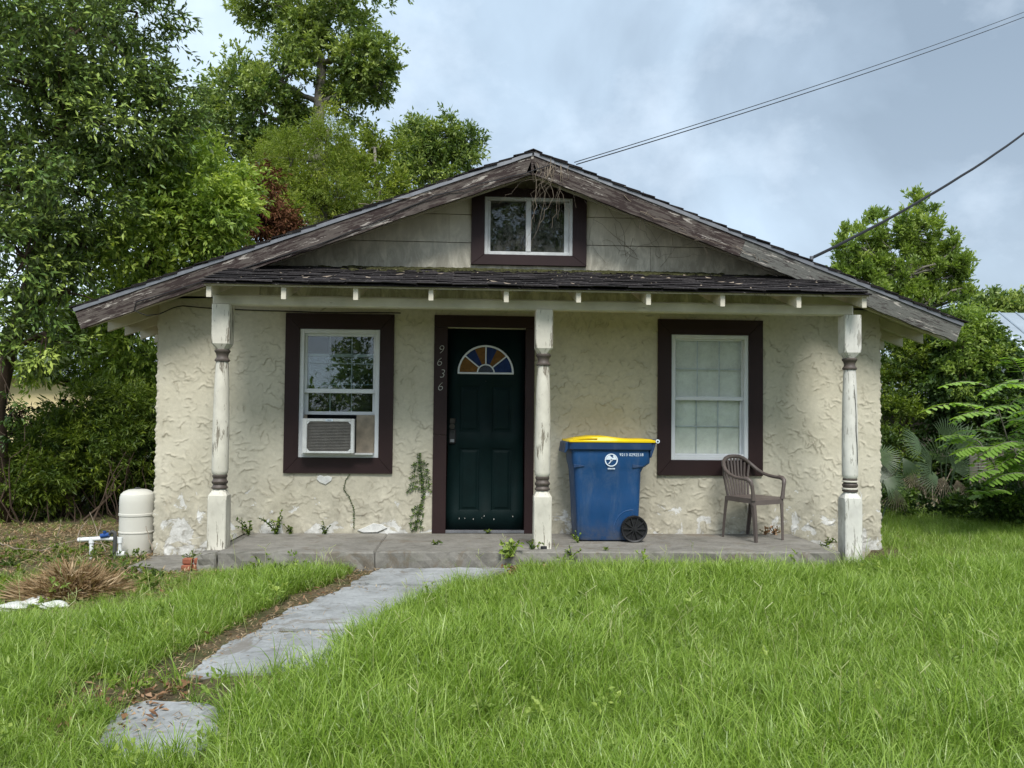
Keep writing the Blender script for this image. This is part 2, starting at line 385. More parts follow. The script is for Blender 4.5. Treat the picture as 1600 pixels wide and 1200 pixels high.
def np_mesh(name, V, Fq, mat, parent=None, tone=None, loc=None, smooth=False):
    loc = Vector(loc) if loc is not None else (ORG[parent.name] if parent is not None else Vector((0, 0, 0)))
    V = np.asarray(V, float) - np.array(loc); Fq = np.asarray(Fq, np.int32)
    me = bpy.data.meshes.new(name); k = Fq.shape[1]
    me.vertices.add(len(V)); me.vertices.foreach_set('co', V.ravel())
    me.loops.add(Fq.size); me.loops.foreach_set('vertex_index', Fq.ravel())
    me.polygons.add(len(Fq)); me.polygons.foreach_set('loop_start', np.arange(len(Fq), dtype=np.int32) * k)
    me.polygons.foreach_set('loop_total', np.full(len(Fq), k, np.int32))
    if smooth: me.polygons.foreach_set('use_smooth', np.ones(len(Fq), bool))
    me.update(calc_edges=True)
    if tone is not None:
        at_ = me.attributes.new('tone', 'FLOAT', 'POINT'); at_.data.foreach_set('value', np.asarray(tone, np.float32))
    me.materials.append(MT[mat])
    return put(bpy.data.objects.new(name, me), parent, loc)
def bm_box(bm, x0, x1, y0, y1, z0, z1, bev=.003):
    r = bmesh.ops.create_cube(bm, size=1)
    bmesh.ops.scale(bm, vec=(x1 - x0, y1 - y0, z1 - z0), verts=r['verts'])
    bmesh.ops.translate(bm, vec=((x0 + x1) / 2, (y0 + y1) / 2, (z0 + z1) / 2), verts=r['verts'])
    if bev:
        es = list({e for v in r['verts'] for e in v.link_edges})
        bmesh.ops.bevel(bm, geom=es, offset=min(bev, .45 * min(x1 - x0, y1 - y0, z1 - z0)), segments=1, affect='EDGES')
def box(name, mat, x0, x1, y0, y1, z0, z1, parent=None, bev=.003, loc=None):
    bm = bmesh.new(); bm_box(bm, x0, x1, y0, y1, z0, z1, bev)
    return from_bm(name, bm, mat, parent, loc)
def prism(name, mat, pts, axis, a, b, parent=None, bev=0, loc=None):
    """2-D polygon extruded between a and b along axis ('x','y','z')"""
    bm = bmesh.new()
    def mk(p, t):
        return {'y': (p[0], t, p[1]), 'x': (t, p[0], p[1]), 'z': (p[0], p[1], t)}[axis]
    A = [bm.verts.new(mk(p, a)) for p in pts]; B = [bm.verts.new(mk(p, b)) for p in pts]
    n = len(pts)
    bm.faces.new(A); bm.faces.new(B[::-1])
    for i in range(n): bm.faces.new((A[i], B[i], B[(i + 1) % n], A[(i + 1) % n]))
    bmesh.ops.recalc_face_normals(bm, faces=bm.faces)
    if bev: bmesh.ops.bevel(bm, geom=list(bm.edges), offset=bev, segments=1, affect='EDGES')
    return from_bm(name, bm, mat, parent, loc)
def frames(P):
    P = [Vector(p) for p in P]; T = []
    for i in range(len(P)):
        T.append((P[min(i + 1, len(P) - 1)] - P[max(i - 1, 0)]).normalized())
    ref = Vector((0, 0, 1)) if abs(T[0].z) < .9 else Vector((1, 0, 0))
    out = []; n = (ref - T[0] * ref.dot(T[0])).normalized()
    for t in T:
        n = n - t * n.dot(t)
        n = n.normalized() if n.length > 1e-6 else t.orthogonal().normalized()
        out.append((t, n, t.cross(n)))
    return P, out
def bm_tube(bm, P, rad, sides=8, cap=True, sx=1., sy=1.):
    P, fr = frames(P); rings = []
    for i, (p, (t, n, b)) in enumerate(zip(P, fr)):
        r = rad[i] if hasattr(rad, '__len__') else rad
        rings.append([bm.verts.new(p + (n * cos(2 * pi * k / sides) * sx + b * sin(2 * pi * k / sides) * sy) * r) for k in range(sides)])
    for A, B in zip(rings, rings[1:]):
        for k in range(sides): bm.faces.new((A[k], A[(k + 1) % sides], B[(k + 1) % sides], B[k]))
    if cap: bm.faces.new(rings[0][::-1]); bm.faces.new(rings[-1])
def tube(name, mat, P, rad, parent=None, sides=8, loc=None, **k):
    bm = bmesh.new(); bm_tube(bm, P, rad, sides, **k)
    return from_bm(name, bm, mat, parent, loc, smooth=True, angle=50)
def bm_lathe(bm, prof, c, sides=24):
    c = Vector(c); rings = []
    for r, z in prof:
        rings.append([bm.verts.new(c + Vector((r * cos(2 * pi * k / sides), r * sin(2 * pi * k / sides), z))) for k in range(sides)])
    for A, B in zip(rings, rings[1:]):
        for k in range(sides): bm.faces.new((A[k], A[(k + 1) % sides], B[(k + 1) % sides], B[k]))
    bm.faces.new(rings[0][::-1]); bm.faces.new(rings[-1])
def text(name, s, size, mat, loc, rot, parent, depth=.002, shear=0., align='CENTER', off=0.):
    c = bpy.data.curves.new(name, 'FONT'); c.body = s; c.size = size; c.extrude = depth; c.shear = shear; c.offset = off
    c.align_x = align; c.align_y = 'CENTER'; c.resolution_u = 3
    t = bpy.data.objects.new(name + '_tmp', c); COL.objects.link(t)
    bpy.context.view_layer.update()
    me = bpy.data.meshes.new_from_object(t.evaluated_get(bpy.context.evaluated_depsgraph_get()))
    bpy.data.objects.remove(t); me.name = name
    me.materials.clear(); me.materials.append(MT[mat])
    o = put(bpy.data.objects.new(name, me), parent, loc); o.rotation_euler = rot
    return o

# ---------------------------------------------------------------- ground
def nz(x, y, s=0):
    return (np.sin(x * 1.7 + y * .9 + s) + np.sin(x * .63 - y * 1.9 + 2 + s) + np.sin(x * 3.1 + 1.3 * y + 4 + s) * .4) / 2.4
def gz(x, y):
    x = np.asarray(x, float); y = np.asarray(y, float)
    t = np.clip((-1.1 - y) / 4.2, 0, 1)
    z = -.165 - .125 * t
    left = np.clip((.9 - x) / 1.0, 0, 1)
    z = z - .075 * left * (1 - t)
    z = z + .012 * nz(x * 1.5, y * 1.5)
    inside = (x > .1) & (x < 7.25) & (y > -.95)
    return np.where(inside, -.3, z)
def gzf(x, y): return float(gz(x, y))
def atg(u, v, dz=0.):
    z = -.2
    for _ in range(8):
        d = FWD + RGT * ((u - 800) / FPX) + UPV * ((CYP - v) / FPX)
        p = CAM + d * ((z + dz - CAMZ) / d.z); z = gzf(p.x, p.y)
    return p
fx = np.concatenate([np.array([-400, -200, -100, -60, -40, -25, -15, -10]), np.arange(-7, 17, .12), np.array([20, 28, 40, 60, 100, 200, 400])])
fy = np.concatenate([np.array([-400, -200, -100, -60, -40, -25, -16, -11]), np.arange(-8, 9, .12), np.array([12, 18, 28, 40, 60, 100, 200, 500])])
gx, gy = np.meshgrid(fx, fy)
GV = np.stack([gx.ravel(), gy.ravel(), gz(gx, gy).ravel()], 1)
nx_, ny_ = len(fx), len(fy)
ii = (np.arange(ny_ - 1)[:, None] * nx_ + np.arange(nx_ - 1)[None]).ravel()
tag(np_mesh('ground', GV, np.stack([ii, ii + 1, ii + nx_ + 1, ii + nx_], 1), 'ground', smooth=True), kind='structure')

# ---------------------------------------------------------------- the house
RX, RZ = 3.697, 3.76            # ridge
SL = .372                       # roof slope
def roofz(x): return RZ - SL * abs(x - RX)
EL, ER = -.60, 7.99
YF, YB = -.42, 8.6
WX1 = 7.387
house = thing('cottage', 'small cream stucco cottage with maroon trim, low gable roof and a three post front porch', 'house', (RX, 4, -.2))

# front wall with openings, a fine grid so that its corners wander a little
def hole_wall(name, mat, x0, x1, z0, ztop, holes, y0, y1, step, parent, jit=.006):
    xs = sorted({round(v, 4) for v in [x0, x1] + [h for q in holes for h in q[:2]]})
    zs = sorted({round(v, 4) for v in [z0, ztop] + [h for q in holes for h in q[2:]]})
    def refine(a):
        o = []
        for p, q in zip(a, a[1:]):
            n = max(1, int(round((q - p) / step))); o += [p + (q - p) * i / n for i in range(n)]
        return o + [a[-1]]
    xs = refine(xs); zs = refine(zs); nx, nzz = len(xs), len(zs)
    V = []
    for y, fr in ((y0, 1), (y1, 0)):
        for z in zs:
            for x in xs:
                j = jit * (sin(x * 9 + z * 21) + sin(z * 47 + x * 5) * .7 + sin(x * 31 - z * 13) * .5) * fr
                xx = x
                if fr and (x == x0 or x == x1): xx = x + (1 if x == x0 else -1) * (.006 * (sin(z * 60) + sin(z * 23 + 1) + sin(z * 141)) - .004)
                V.append((xx, y + j * .6 - (0 if not fr else .0), z))
    F = []; off = nx * nzz
    inh = lambda cx, cz: any(h[0] < cx < h[1] and h[2] < cz < h[3] for h in holes)
    solid = {}
    for k in range(nzz - 1):
        for i in range(nx - 1):
            solid[i, k] = not inh((xs[i] + xs[i + 1]) / 2, (zs[k] + zs[k + 1]) / 2)
    for (i, k), s in solid.items():
        if not s: continue
        a = k * nx + i; b = a + 1; c = b + nx; d = a + nx
        F.append((a, b, c, d)); F.append((off + a, off + d, off + c, off + b))
        for (di, dk, p, q) in ((-1, 0, a, d), (1, 0, c, b), (0, -1, b, a), (0, 1, d, c)):
            if not solid.get((i + di, k + dk), False): F.append((p, q, off + q, off + p))
    return np_mesh(name, V, F, mat, parent)
WL = (1.404, 2.200, .752, 2.040); WRt = (5.170, 5.976, .752, 2.040); DR = (2.875, 3.675, -.01, 2.075); WA = (3.239, 4.139, 2.823, 3.414)
def stucco_skin(x0, x1, z0, z1, holes, parent, step=.0085):
    """front face of the wall as real trowelled plaster: crooked laps, each thick at its lower lip"""
    g = .006; W_, H_ = int((x1 - x0) / g) + 3, int((z1 - z0) / g) + 3
    Hh = np.zeros((H_, W_)); Ed = np.zeros((H_, W_)); R = np.random.default_rng(21)
    yy0, xx0 = np.mgrid[-11:12, -11:12]; ox, oz = xx0 * g, yy0 * g
    for k in range(4600):
        cx, cz = R.uniform(x0, x1), R.uniform(z0, z1)
        if cx > 4.9: base = R.normal(-.55, .45)
        elif cx > 2.4: base = R.normal(-.1, .8)
        else: base = R.normal(-.12, .38)
        if cz > 1.85 and R.random() < .25: continue
        L = R.choice([R.uniform(.03, .10), R.uniform(.03, .12), R.uniform(.10, .26)]); n = int(L / .008); a = base; p = np.array([cx - cos(base) * L / 2, cz - sin(base) * L / 2])
        amp = R.uniform(.25, 1.1) * (.8 if 2.4 < cx < 4.6 else 1); dep = R.uniform(.012, .040); flip = 1 if R.random() < .88 else -1; ph = R.uniform(0, 6); wk = 0.
        for i in range(n):
            wk = .80 * wk + R.normal(0, .46); a = base + wk + .25 * sin(ph + i * .13)
            t = np.array([cos(a), sin(a)]); nn = np.array([sin(a), -cos(a)]) * flip; p = p + t * .008
            ix, iz = int((p[0] - x0) / g), int((p[1] - z0) / g)
            if not (11 < ix < W_ - 12 and 11 < iz < H_ - 12): continue
            dx = ox + x0 + ix * g - p[0]; dz = oz + z0 + iz * g - p[1]
            s_ = dx * nn[0] + dz * nn[1]; tt = dx * t[0] + dz * t[1]
            tp = min(1, i / 5, (n - i) / 5) * amp
            v = np.clip(1 + s_ / dep, 0, 1) ** 1.6 * (s_ <= .001) * np.exp(-(tt / .011) ** 2) * tp
            sl_ = (slice(iz - 11, iz + 12), slice(ix - 11, ix + 12)); Hh[sl_] = np.maximum(Hh[sl_], v)
            e = np.exp(-((s_ - .003) / .0040) ** 2) * np.exp(-(tt / .010) ** 2) * tp; Ed[sl_] = np.maximum(Ed[sl_], e)
    def blur(A, k):
        for ax in (0, 1):
            for _ in range(2):
                c = np.cumsum(np.concatenate([np.repeat(np.take(A, [0], ax), k, ax), A, np.repeat(np.take(A, [-1], ax), k, ax)], ax), ax)
                n = A.shape[ax]; A = (np.take(c, np.arange(2 * k, 2 * k + n), ax) - np.take(c, np.arange(0, n), ax)) / (2 * k)
        return A
    def refine(a):
        o = []
        for p, q in zip(a, a[1:]):
            n = max(1, int(round((q - p) / step))); o += [p + (q - p) * i / n for i in range(n)]
        return np.array(o + [a[-1]])
    xs = refine(sorted({x0, x1} | {h[0] for h in holes} | {h[1] for h in holes})); zs = refine(sorted({z0, z1} | {h[2] for h in holes if h[2] > z0} | {h[3] for h in holes}))
    Xg, Zg = np.meshgrid(xs, zs); fx_ = (Xg - x0) / g; fz_ = (Zg - z0) / g; i = fx_.astype(int); j = fz_.astype(int); u = fx_ - i; v = fz_ - j
    samp = lambda A: (A[j, i] * (1 - u) + A[j, i + 1] * u) * (1 - v) + (A[j + 1, i] * (1 - u) + A[j + 1, i + 1] * u) * v
    hgt = samp(Hh) * (.0086 + .0024 * (Xg > 4)) + .004 * np.sin(Xg * 5 + Zg * 3) * np.sin(Zg * 4.3 - Xg * 2) + .004
    low = np.clip((.45 - Zg) / .6, 0, 1); RN = np.random.default_rng(3); hgt = hgt + low * .011 * (samp(blur(RN.random(Hh.shape), 5)) - .5) * 5 + .0028 * (samp(blur(RN.random(Hh.shape), 9)) - .5) * 8
    Y = -hgt; Xv = Xg.copy()
    jag = .006 * (np.sin(zs * 60) + np.sin(zs * 23 + 1) + .7 * np.sin(zs * 141)) - .004
    for c_, s_ in ((0, 1), (-1, -1)):
        for q_ in range(4):
            col_ = q_ if c_ == 0 else -1 - q_
            Xv[:, col_] = Xg[:, c_] + s_ * (jag + .003 * q_ + .0004); Y[:, col_] = [.035, .008, .001, -.003][q_]
    V = np.stack([Xv.ravel(), Y.ravel(), Zg.ravel()], 1); nx = len(xs); nz_ = len(zs)
    ii, jj = np.meshgrid(np.arange(nx - 1), np.arange(nz_ - 1)); mx_ = (xs[ii] + xs[ii + 1]) / 2; mz = (zs[jj] + zs[jj + 1]) / 2; ok = np.ones(mx_.shape, bool)
    for h in holes: ok &= ~((mx_ > h[0]) & (mx_ < h[1]) & (mz > h[2]) & (mz < h[3]))
    a = (jj * nx + ii)[ok]; F = np.stack([a, a + 1, a + nx + 1, a + nx], 1)
    o = np_mesh('front_wall', V, F, 'stucco', parent, smooth=True)
    q = o.data.attributes.new('lap', 'FLOAT', 'POINT'); q.data.foreach_set('value', samp(Ed).ravel().astype(np.float32))
    return o
hole_wall('wall_core', 'stucco', .012, WX1 - .012, -.42, 2.36, [WL, WRt, DR], .012, .2, 5, house, 0)
stucco_skin(0, WX1, -.42, 2.36, [WL, WRt, DR], house)
for nm, x in (('side_wall', 0), ('side_wall', WX1 - .2)):
    o = box(nm, 'stucco', x + .002, x + .198, .2, 8.2, -.42, 2.27, house, 0)
box('back_wall', 'stucco', .2, WX1 - .2, 8.0, 8.2, -.42, 2.3, house, 0)
box('room_floor', 'dark', .2, WX1 - .2, .2, 8.0, -.06, -.01, house, 0)
box('room_ceiling', 'dark', .2, WX1 - .2, .2, 8.0, 2.34, 2.37, house, 0)
# back gable
prism('back_gable', 'stucco', [(0, 2.3), (WX1, 2.3), (WX1, roofz(WX1) - .09), (RX, RZ - .09), (0, roofz(0) - .09)], 'y', 8.0, 8.2, house)
# gable siding: wide boards in courses, each one its own piece
def clip_poly(x0, x1, z0, z1):
    """rectangle cut by the underside of the roof"""
    tz = lambda x: roofz(x) - .075
    xs = sorted({x0, x1} | ({RX} if x0 < RX < x1 else set()))
    for s in (-1, 1):                              # where the top line meets the slope
        for zz in (z0, z1):
            xx = RX + s * (RZ - .075 - zz) / SL
            if x0 < xx < x1: xs.append(xx)
    xs = sorted(set(xs)); top = [(x, min(z1, tz(x))) for x in xs]
    top = [(x, z) for x, z in top if z >= z0 - 1e-6]
    if len(top) < 2: return None
    return [(top[0][0], z0)] * (top[0][1] > z0 + 1e-4) + top + [(top[-1][0], z0)] * (top[-1][1] > z0 + 1e-4)
rows = [2.367, 2.69, 2.944, 3.232, 3.56]
cuts = [[0.0, 7.387], [0, .9, 2.3, 3.106, 4.281, 5.30, 6.5, 7.387], [0.4, 1.55, 3.106, 4.281, 4.95, 6.1, 7.0], [1.0, 2.88, 3.106, 4.281, 5.18, 6.3], [2.0, 3.106, 4.281, 5.5]]
rows = [2.367, 2.655, 2.944, 3.232, 3.60]
for r, (za, zb) in enumerate(zip(rows, rows[1:])):
    cc = cuts[r + 1] if r else [0, 1.0, 2.2, 3.4, 4.6, 5.8, 7.387]
    for a, b in zip(cc, cc[1:]):
        if r >= 1 and abs(a - 3.106) < .01 and abs(b - 4.281) < .01: 
            if r == 1:
                pl = [(a, za + .002), (b, za + .002), (b, 2.716), (a, 2.716)]
            else: continue
        else: pl = clip_poly(a + .0015, b - .0015, za + .0035, zb - .0035)
        if not pl or len(pl) < 3: continue
        dd = random.uniform(-.003, .003)
        prism('siding_board', 'siding', pl, 'y', -.016 + dd, .03, house, 0)
# cream frieze board closing the slope left and right of the porch roof
prism('frieze_board', 'cream_wood', [(0.0, 2.345), (1.0, 2.345), (1.0, roofz(1.0) - .072), (0.0, roofz(0) - .072)], 'y', -.034, -.02, house)
prism('frieze_board', 'cream_wood', [(6.45, 2.345), (WX1, 2.345), (WX1, roofz(WX1) - .072), (6.45, roofz(6.45) - .072)], 'y', -.034, -.02, house)

# main roof: deck, shingle courses, rakes, drip edges, rafters
roof = prism('roof_deck', 'soffit', [(EL + .01, roofz(EL + .01) - .028), (RX, RZ - .028), (ER - .01, roofz(ER - .01) - .028), (ER - .01, roofz(ER - .01) - .055), (RX, RZ - .055), (EL + .01, roofz(EL + .01) - .055)], 'y', YF + .03, YB - .03, house)
bm = bmesh.new()
for s in (-1, 1):
    half = (RX - EL) if s < 0 else (ER - RX)
    nC = 30
    for i in range(nC):
        t0 = half * (1 - (i + 1) / nC) ; t1 = half * (1 - i / nC) + .05
        t0 = max(0, t0 - .08)
        f = lambda t, dz: (RX + s * t, RZ - SL * t + dz)
        y = YF - .035 + random.uniform(-.012, .012)
        pts = [f(t0, -.002), f(t1, .021 + random.uniform(-.003, .005)), f(t1, .010), f(t0, -.014)]
        A = [bm.verts.new((p[0], y, p[1])) for p in pts]; B = [bm.verts.new((p[0], YB, p[1])) for p in pts]
        bm.faces.new(A); bm.faces.new(B[::-1])
        for k in range(4): bm.faces.new((A[k], B[k], B[(k + 1) % 4], A[(k + 1) % 4]))
bmesh.ops.recalc_face_normals(bm, faces=bm.faces)
tag(from_bm('shingle_courses', bm, 'shingle', roof), kind='stuff')
prism('ridge_cap', 'shingle', [(RX - .09, RZ - .09 * SL + .012), (RX, RZ + .012), (RX + .09, RZ - .09 * SL + .012), (RX + .09, RZ - .09 * SL + .018), (RX, RZ + .020), (RX - .09, RZ - .09 * SL + .018)], 'y', YF - .040, YB, roof)
# rakes (local x runs down the slope, so the grain follows the board)
def slope_board(name, mat, xa, xb, ztop, depth, y0, y1, parent, side, wob=.0, seed=1, bev=.003, sag=0):
    """board whose top edge is roofz - ztop between xa and xb"""
    th = math.atan(SL) * (1 if side < 0 else -1)
    org = Vector((xa, (y0 + y1) / 2, roofz(xa) - ztop))
    ln = (xb - xa) / cos(th); n = max(2, int(ln / .06)); rr = random.Random(seed)
    bm = bmesh.new(); V = []
    lo = 0; 
    for i in range(n + 1):
        x = ln * i / n; lo = .7 * lo + rr.uniform(-1, 1) * wob
        d = depth * cos(th)
        V.append([bm.verts.new((x, y, z)) for y, z in ((y0 - org.y, 0), (y1 - org.y, 0), (y1 - org.y, -d + lo), (y0 - org.y, -d + lo))])
    for A, B in zip(V, V[1:]):
        for k in range(4): bm.faces.new((A[k], A[(k + 1) % 4], B[(k + 1) % 4], B[k]))
    bm.faces.new(V[0][::-1]); bm.faces.new(V[-1])
    bmesh.ops.recalc_face_normals(bm, faces=bm.faces)
    me = bpy.data.meshes.new(name); bm.to_mesh(me); bm.free(); me.materials.append(MT[mat])
    o = put(bpy.data.objects.new(name, me), parent, org); o.rotation_euler = (0, -th, 0)
    return o
slope_board('rake_board', 'rake', EL, RX - .02, .030, .192, YF - .02, YF + .018, house, -1, .004, 3)
slope_board('rake_board', 'rake', RX + .004, 5.80, .030, .200, YF - .02, YF + .018, house, 1, .003, 5)
tag(slope_board('rake_board', 'rake_grey', 5.803, ER, .030, .190, YF - .018, YF + .014, house, 1, .006, 9), label='bare grey weathered lower length of the right rake')
slope_board('drip_edge', 'steel', EL - .012, RX, .006, .036, YF - .031, YF - .021, house, -1, .0015, 3)
slope_board('drip_edge', 'steel', RX, ER + .012, .006, .036, YF - .031, YF - .021, house, 1, .0015, 4)
box('king_block', 'rake', RX - .020, RX + .004, YF - .026, YF + .018, RZ - .235, RZ - .03, house)
# rafters with exposed tails
k = 0
for i in range(22):
    y = -.155 + .406 * i
    if y > 8.2: break
    for s in (-1, 1):
        xo = EL + .01 if s < 0 else ER - .01
        xi = (RX - .0) if i % 1 == 0 else RX
        pts = [(xo, roofz(xo) - .058), (xi, roofz(xi) - .058), (xi, roofz(xi) - .17), (xo, roofz(xo) - .158)]
        prism('rafter', 'cream_wood', pts, 'y', y - .02, y + .02, house)
slope_board('barge_rafter', 'cream_wood', EL + .02, RX - .01, .057, .11, YF + .02, YF + .055, house, -1)
slope_board('barge_rafter', 'cream_wood', RX + .01, ER - .02, .057, .11, YF + .02, YF + .055, house, 1)

# attic window
def window(name, rect, trim, mats, glassmat, cols, rows_up, rows_dn, split=None, label=None, trimy=-.03):
    x0, x1, z0, z1 = rect
    w = bpy.data.objects.new(name, None); w.empty_display_size = .1
    put(w, house, ((x0 + x1) / 2, 0, z0))
    if label: w['label'] = label
    return w
def wframe(w, x0, x1, z0, z1, t, y0, y1, mat='vinyl', name='frame'):
    bm = bmesh.new()
    bm_box(bm, x0, x0 + t, y0, y1, z0, z1); bm_box(bm, x1 - t, x1, y0, y1, z0, z1)
    bm_box(bm, x0 + t, x1 - t, y0, y1, z0, z0 + t); bm_box(bm, x0 + t, x1 - t, y0, y1, z1 - t, z1)
    return from_bm(name, bm, mat, w)
def mitred(w, ox0, ox1, oz0, oz1, ix0, ix1, iz0, iz1, ya, yb, mat='trim', name='trim_board', bottom=True):
    g = .0012
    L = [(ox0, oz0 + g * 0), (ix0, iz0), (ix0, iz1), (ox0, oz1)]
    Rr = [(ix1, iz0), (ox1, oz0), (ox1, oz1), (ix1, iz1)]
    T = [(ix0 + g, iz1 + g), (ix1 - g, iz1 + g), (ox1 - 2 * g, oz1), (ox0 + 2 * g, oz1)]
    B = [(ox0 + 2 * g, oz0), (ox1 - 2 * g, oz0), (ix1 - g, iz0 - g), (ix0 + g, iz0 - g)]
    for P in [L, Rr, T] + ([B] if bottom else []): prism(name, mat, P, 'y', ya, yb, w, .0015)

# left window: double hung, lower sash raised over the air conditioner
wl = window('window', WL, None, None, None, 0, 0, 0, label='double hung window with raised lower sash left of the door')
mitred(wl, 1.262, 2.341, .595, 2.196, 1.404, 2.200, .752, 2.040, -.034, .004)
wframe(wl, 1.404, 2.200, .752, 2.040, .042, -.018, .09)
def sash(w, x0, x1, z0, z1, y, cols, rows_, glass, t=.03, mt='vinyl', mun='muntin', mw=.011):
    bm = bmesh.new()
    bm_box(bm, x0, x0 + t, y, y + .03, z0, z1); bm_box(bm, x1 - t, x1, y, y + .03, z0, z1)
    bm_box(bm, x0 + t, x1 - t, y, y + .03, z0, z0 + t); bm_box(bm, x0 + t, x1 - t, y, y + .03, z1 - t, z1)
    from_bm('sash', bm, mt, w)
    gx0, gx1, gz0, gz1 = x0 + t, x1 - t, z0 + t, z1 - t
    for i in range(1, cols):
        x = gx0 + (gx1 - gx0) * i / cols; box('muntin', mun, x - mw / 2, x + mw / 2, y + .019, y + .025, gz0, gz1, w, .001)
    for j in range(1, rows_):
        z = gz0 + (gz1 - gz0) * j / rows_; box('muntin', mun, gx0, gx1, y + .0185, y + .0245, z - mw / 2, z + mw / 2, w, .001)
    for i in range(cols):
        for j in range(rows_):
            a0 = gx0 + (gx1 - gx0) * i / cols; a1 = gx0 + (gx1 - gx0) * (i + 1) / cols
            c0 = gz0 + (gz1 - gz0) * j / rows_; c1 = gz0 + (gz1 - gz0) * (j + 1) / rows_
            box('pane', glass, a0 + .0005, a1 - .0005, y + .008, y + .012, c0 + .0005, c1 - .0005, w, 0)
sash(wl, 1.446, 2.158, 1.40, 1.998, .022, 3, 2, 'glass', .026)
sash(wl, 1.446, 2.158, 1.180, 1.80, .058, 3, 2, 'glass', .034)
box('meeting_rail', 'vinyl', 1.446, 2.158, .012, .022, 1.398, 1.442, wl)
box('curtain_panel', 'dark', 1.38, 2.22, .24, .25, .80, 2.03, wl, 0)  # dark sheet stands in for the dark room behind the sashes
# right window
wr_ = window('window', WRt, None, None, None, 0, 0, 0, label='double hung window with pale shade behind the glass right of the door')
mitred(wr_, 5.030, 6.124, .595, 2.196, 5.170, 5.976, .752, 2.040, -.034, .004)
wframe(wr_, 5.170, 5.976, .752, 2.040, .042, -.018, .09)
sash(wr_, 5.212, 5.934, 1.385, 1.998, .022, 3, 2, 'glass_r', .016, mw=.013)
sash(wr_, 5.212, 5.934, .794, 1.40, .058, 3, 2, 'glass_r', .022, mw=.013)
box('meeting_rail', 'vinyl', 5.212, 5.934, .010, .022, 1.366, 1.405, wr_)
box('sill', 'vinyl', 5.214, 5.932, -.012, .05, .794, .812, wr_)
box('window_shade', 'shade', 5.19, 5.95, .094, .098, .76, 2.035, wr_, 0)
# attic window
wa = window('attic_window', WA, None, None, None, 0, 0, 0)
mitred(wa, 3.106, 4.281, 2.718, 3.50, 3.239, 4.139, 2.823, 3.414, -.058, .01)
wframe(wa, 3.239, 4.139, 2.823, 3.414, .034, -.045, .05, 'vinyl_old')
box('mullion', 'vinyl_old', 3.660, 3.712, -.050, .03, 2.857, 3.38, wa)
box('sash', 'vinyl_old', 4.056, 4.105, -.015, .02, 2.857, 3.38, wa)
box('sash', 'vinyl_old', 3.273, 3.30, -.015, .02, 2.857, 3.38, wa)
box('pane', 'glass_dirty', 3.300, 3.66, -.006, -.002, 2.857, 3.38, wa, 0)
box('pane', 'glass_dirty', 3.712, 4.056, -.006, -.002, 2.857, 3.38, wa, 0)
box('attic_backing', 'dark', 3.20, 4.18, .25, .27, 2.80, 3.45, wa, 0)

prism('plaster_patch', 'stone', [(1.60, .565), (1.63, .578), (1.66, .560), (1.70, .572), (1.745, .555), (1.735, .52), (1.68, .482), (1.62, .505), (1.59, .535)], 'y', -.018, .0, house, .003)
prism('plaster_patch', 'stone', [(2.08, .06), (2.16, .10), (2.24, .085), (2.30, .055), (2.20, .01), (2.06, .006), (2.0, .03)], 'y', -.018, .0, house, .003)
# door
dr = bpy.data.objects.new('door', None); put(dr, house, (3.275, .03, 0))
dz0, dz1, dx0, dx1 = .035, 2.063, 2.885, 3.665
pans = []
pw = .205; px1 = dx0 + .125; px2 = dx0 + .45
rect_p = [(px1, px1 + pw, .22, .855), (px2, px2 + pw, .22, .855), (px1, px1 + pw, 1.02, 1.49), (px2, px2 + pw, 1.02, 1.49)]
o = hole_wall('door_leaf', 'door', dx0, dx1, dz0, dz1, rect_p, .030, .070, 5, dr, 0)
for (a, b, c, d) in rect_p:
    bm = bmesh.new()
    # recessed field with a raised bevelled centre
    v = []
    lv = [(0, .030), (.012, .040), (.022, .040), (.042, .031)]
    for ins, y in lv:
        v.append([bm.verts.new(q) for q in ((a + ins, y, c + ins), (b - ins, y, c + ins), (b - ins, y, d - ins), (a + ins, y, d - ins))])
    for A, B in zip(v, v[1:]):
        for k in range(4): bm.faces.new((A[k], A[(k + 1) % 4], B[(k + 1) % 4], B[k]))
    bm.faces.new(v[-1])
    from_bm('door_panel', bm, 'door', dr)
# fan light
fc = Vector((3.268, .028, 1.622)); FR = .285
fan = bpy.data.objects.new('fan_light', None); put(fan, dr, fc)
for (a0, a1, mt) in ((180, 141, 'amber'), (141, 115, 'blue_g'), (115, 90, 'amber'), (90, 65, 'blue_g'), (65, 39, 'amber'), (39, 0, 'blue_g')):
    bm = bmesh.new(); nS = 6
    I = []; O = []
    for k in range(nS + 1):
        t = radians(a0 + (a1 - a0) * k / nS)
        I.append((cos(t) * .085, sin(t) * .085)); O.append((cos(t) * (FR - .018), sin(t) * (FR - .018) * .98))
    pts = I + O[::-1]
    prism('pane', mt, [(fc.x + p[0], fc.z + p[1]) for p in pts], 'y', .022, .0285, fan)
pts = [(cos(radians(t)) * .085, sin(radians(t)) * .085) for t in range(0, 181, 15)]
prism('pane', 'blue_d', [(fc.x + p[0], fc.z + p[1]) for p in pts], 'y', .022, .0284, fan)
arc = lambda r, n=20: [(fc.x + cos(pi * k / n) * r, .018, fc.z + sin(pi * k / n) * r * .99) for k in range(n + 1)]
bm = bmesh.new()
bm_tube(bm, arc(FR - .008), .010, 6); bm_tube(bm, arc(.085), .007, 6)
bm_tube(bm, [(fc.x - FR, .018, fc.z - .004), (fc.x + FR, .018, fc.z - .004)], .010, 6)
for t in (141, 90, 39):
    bm_tube(bm, [(fc.x + cos(radians(t)) * .085, .018, fc.z + sin(radians(t)) * .085), (fc.x + cos(radians(t)) * (FR - .01), .018, fc.z + sin(radians(t)) * (FR - .01))], .007, 6)
from_bm('fan_frame', bm, 'muntin', fan)
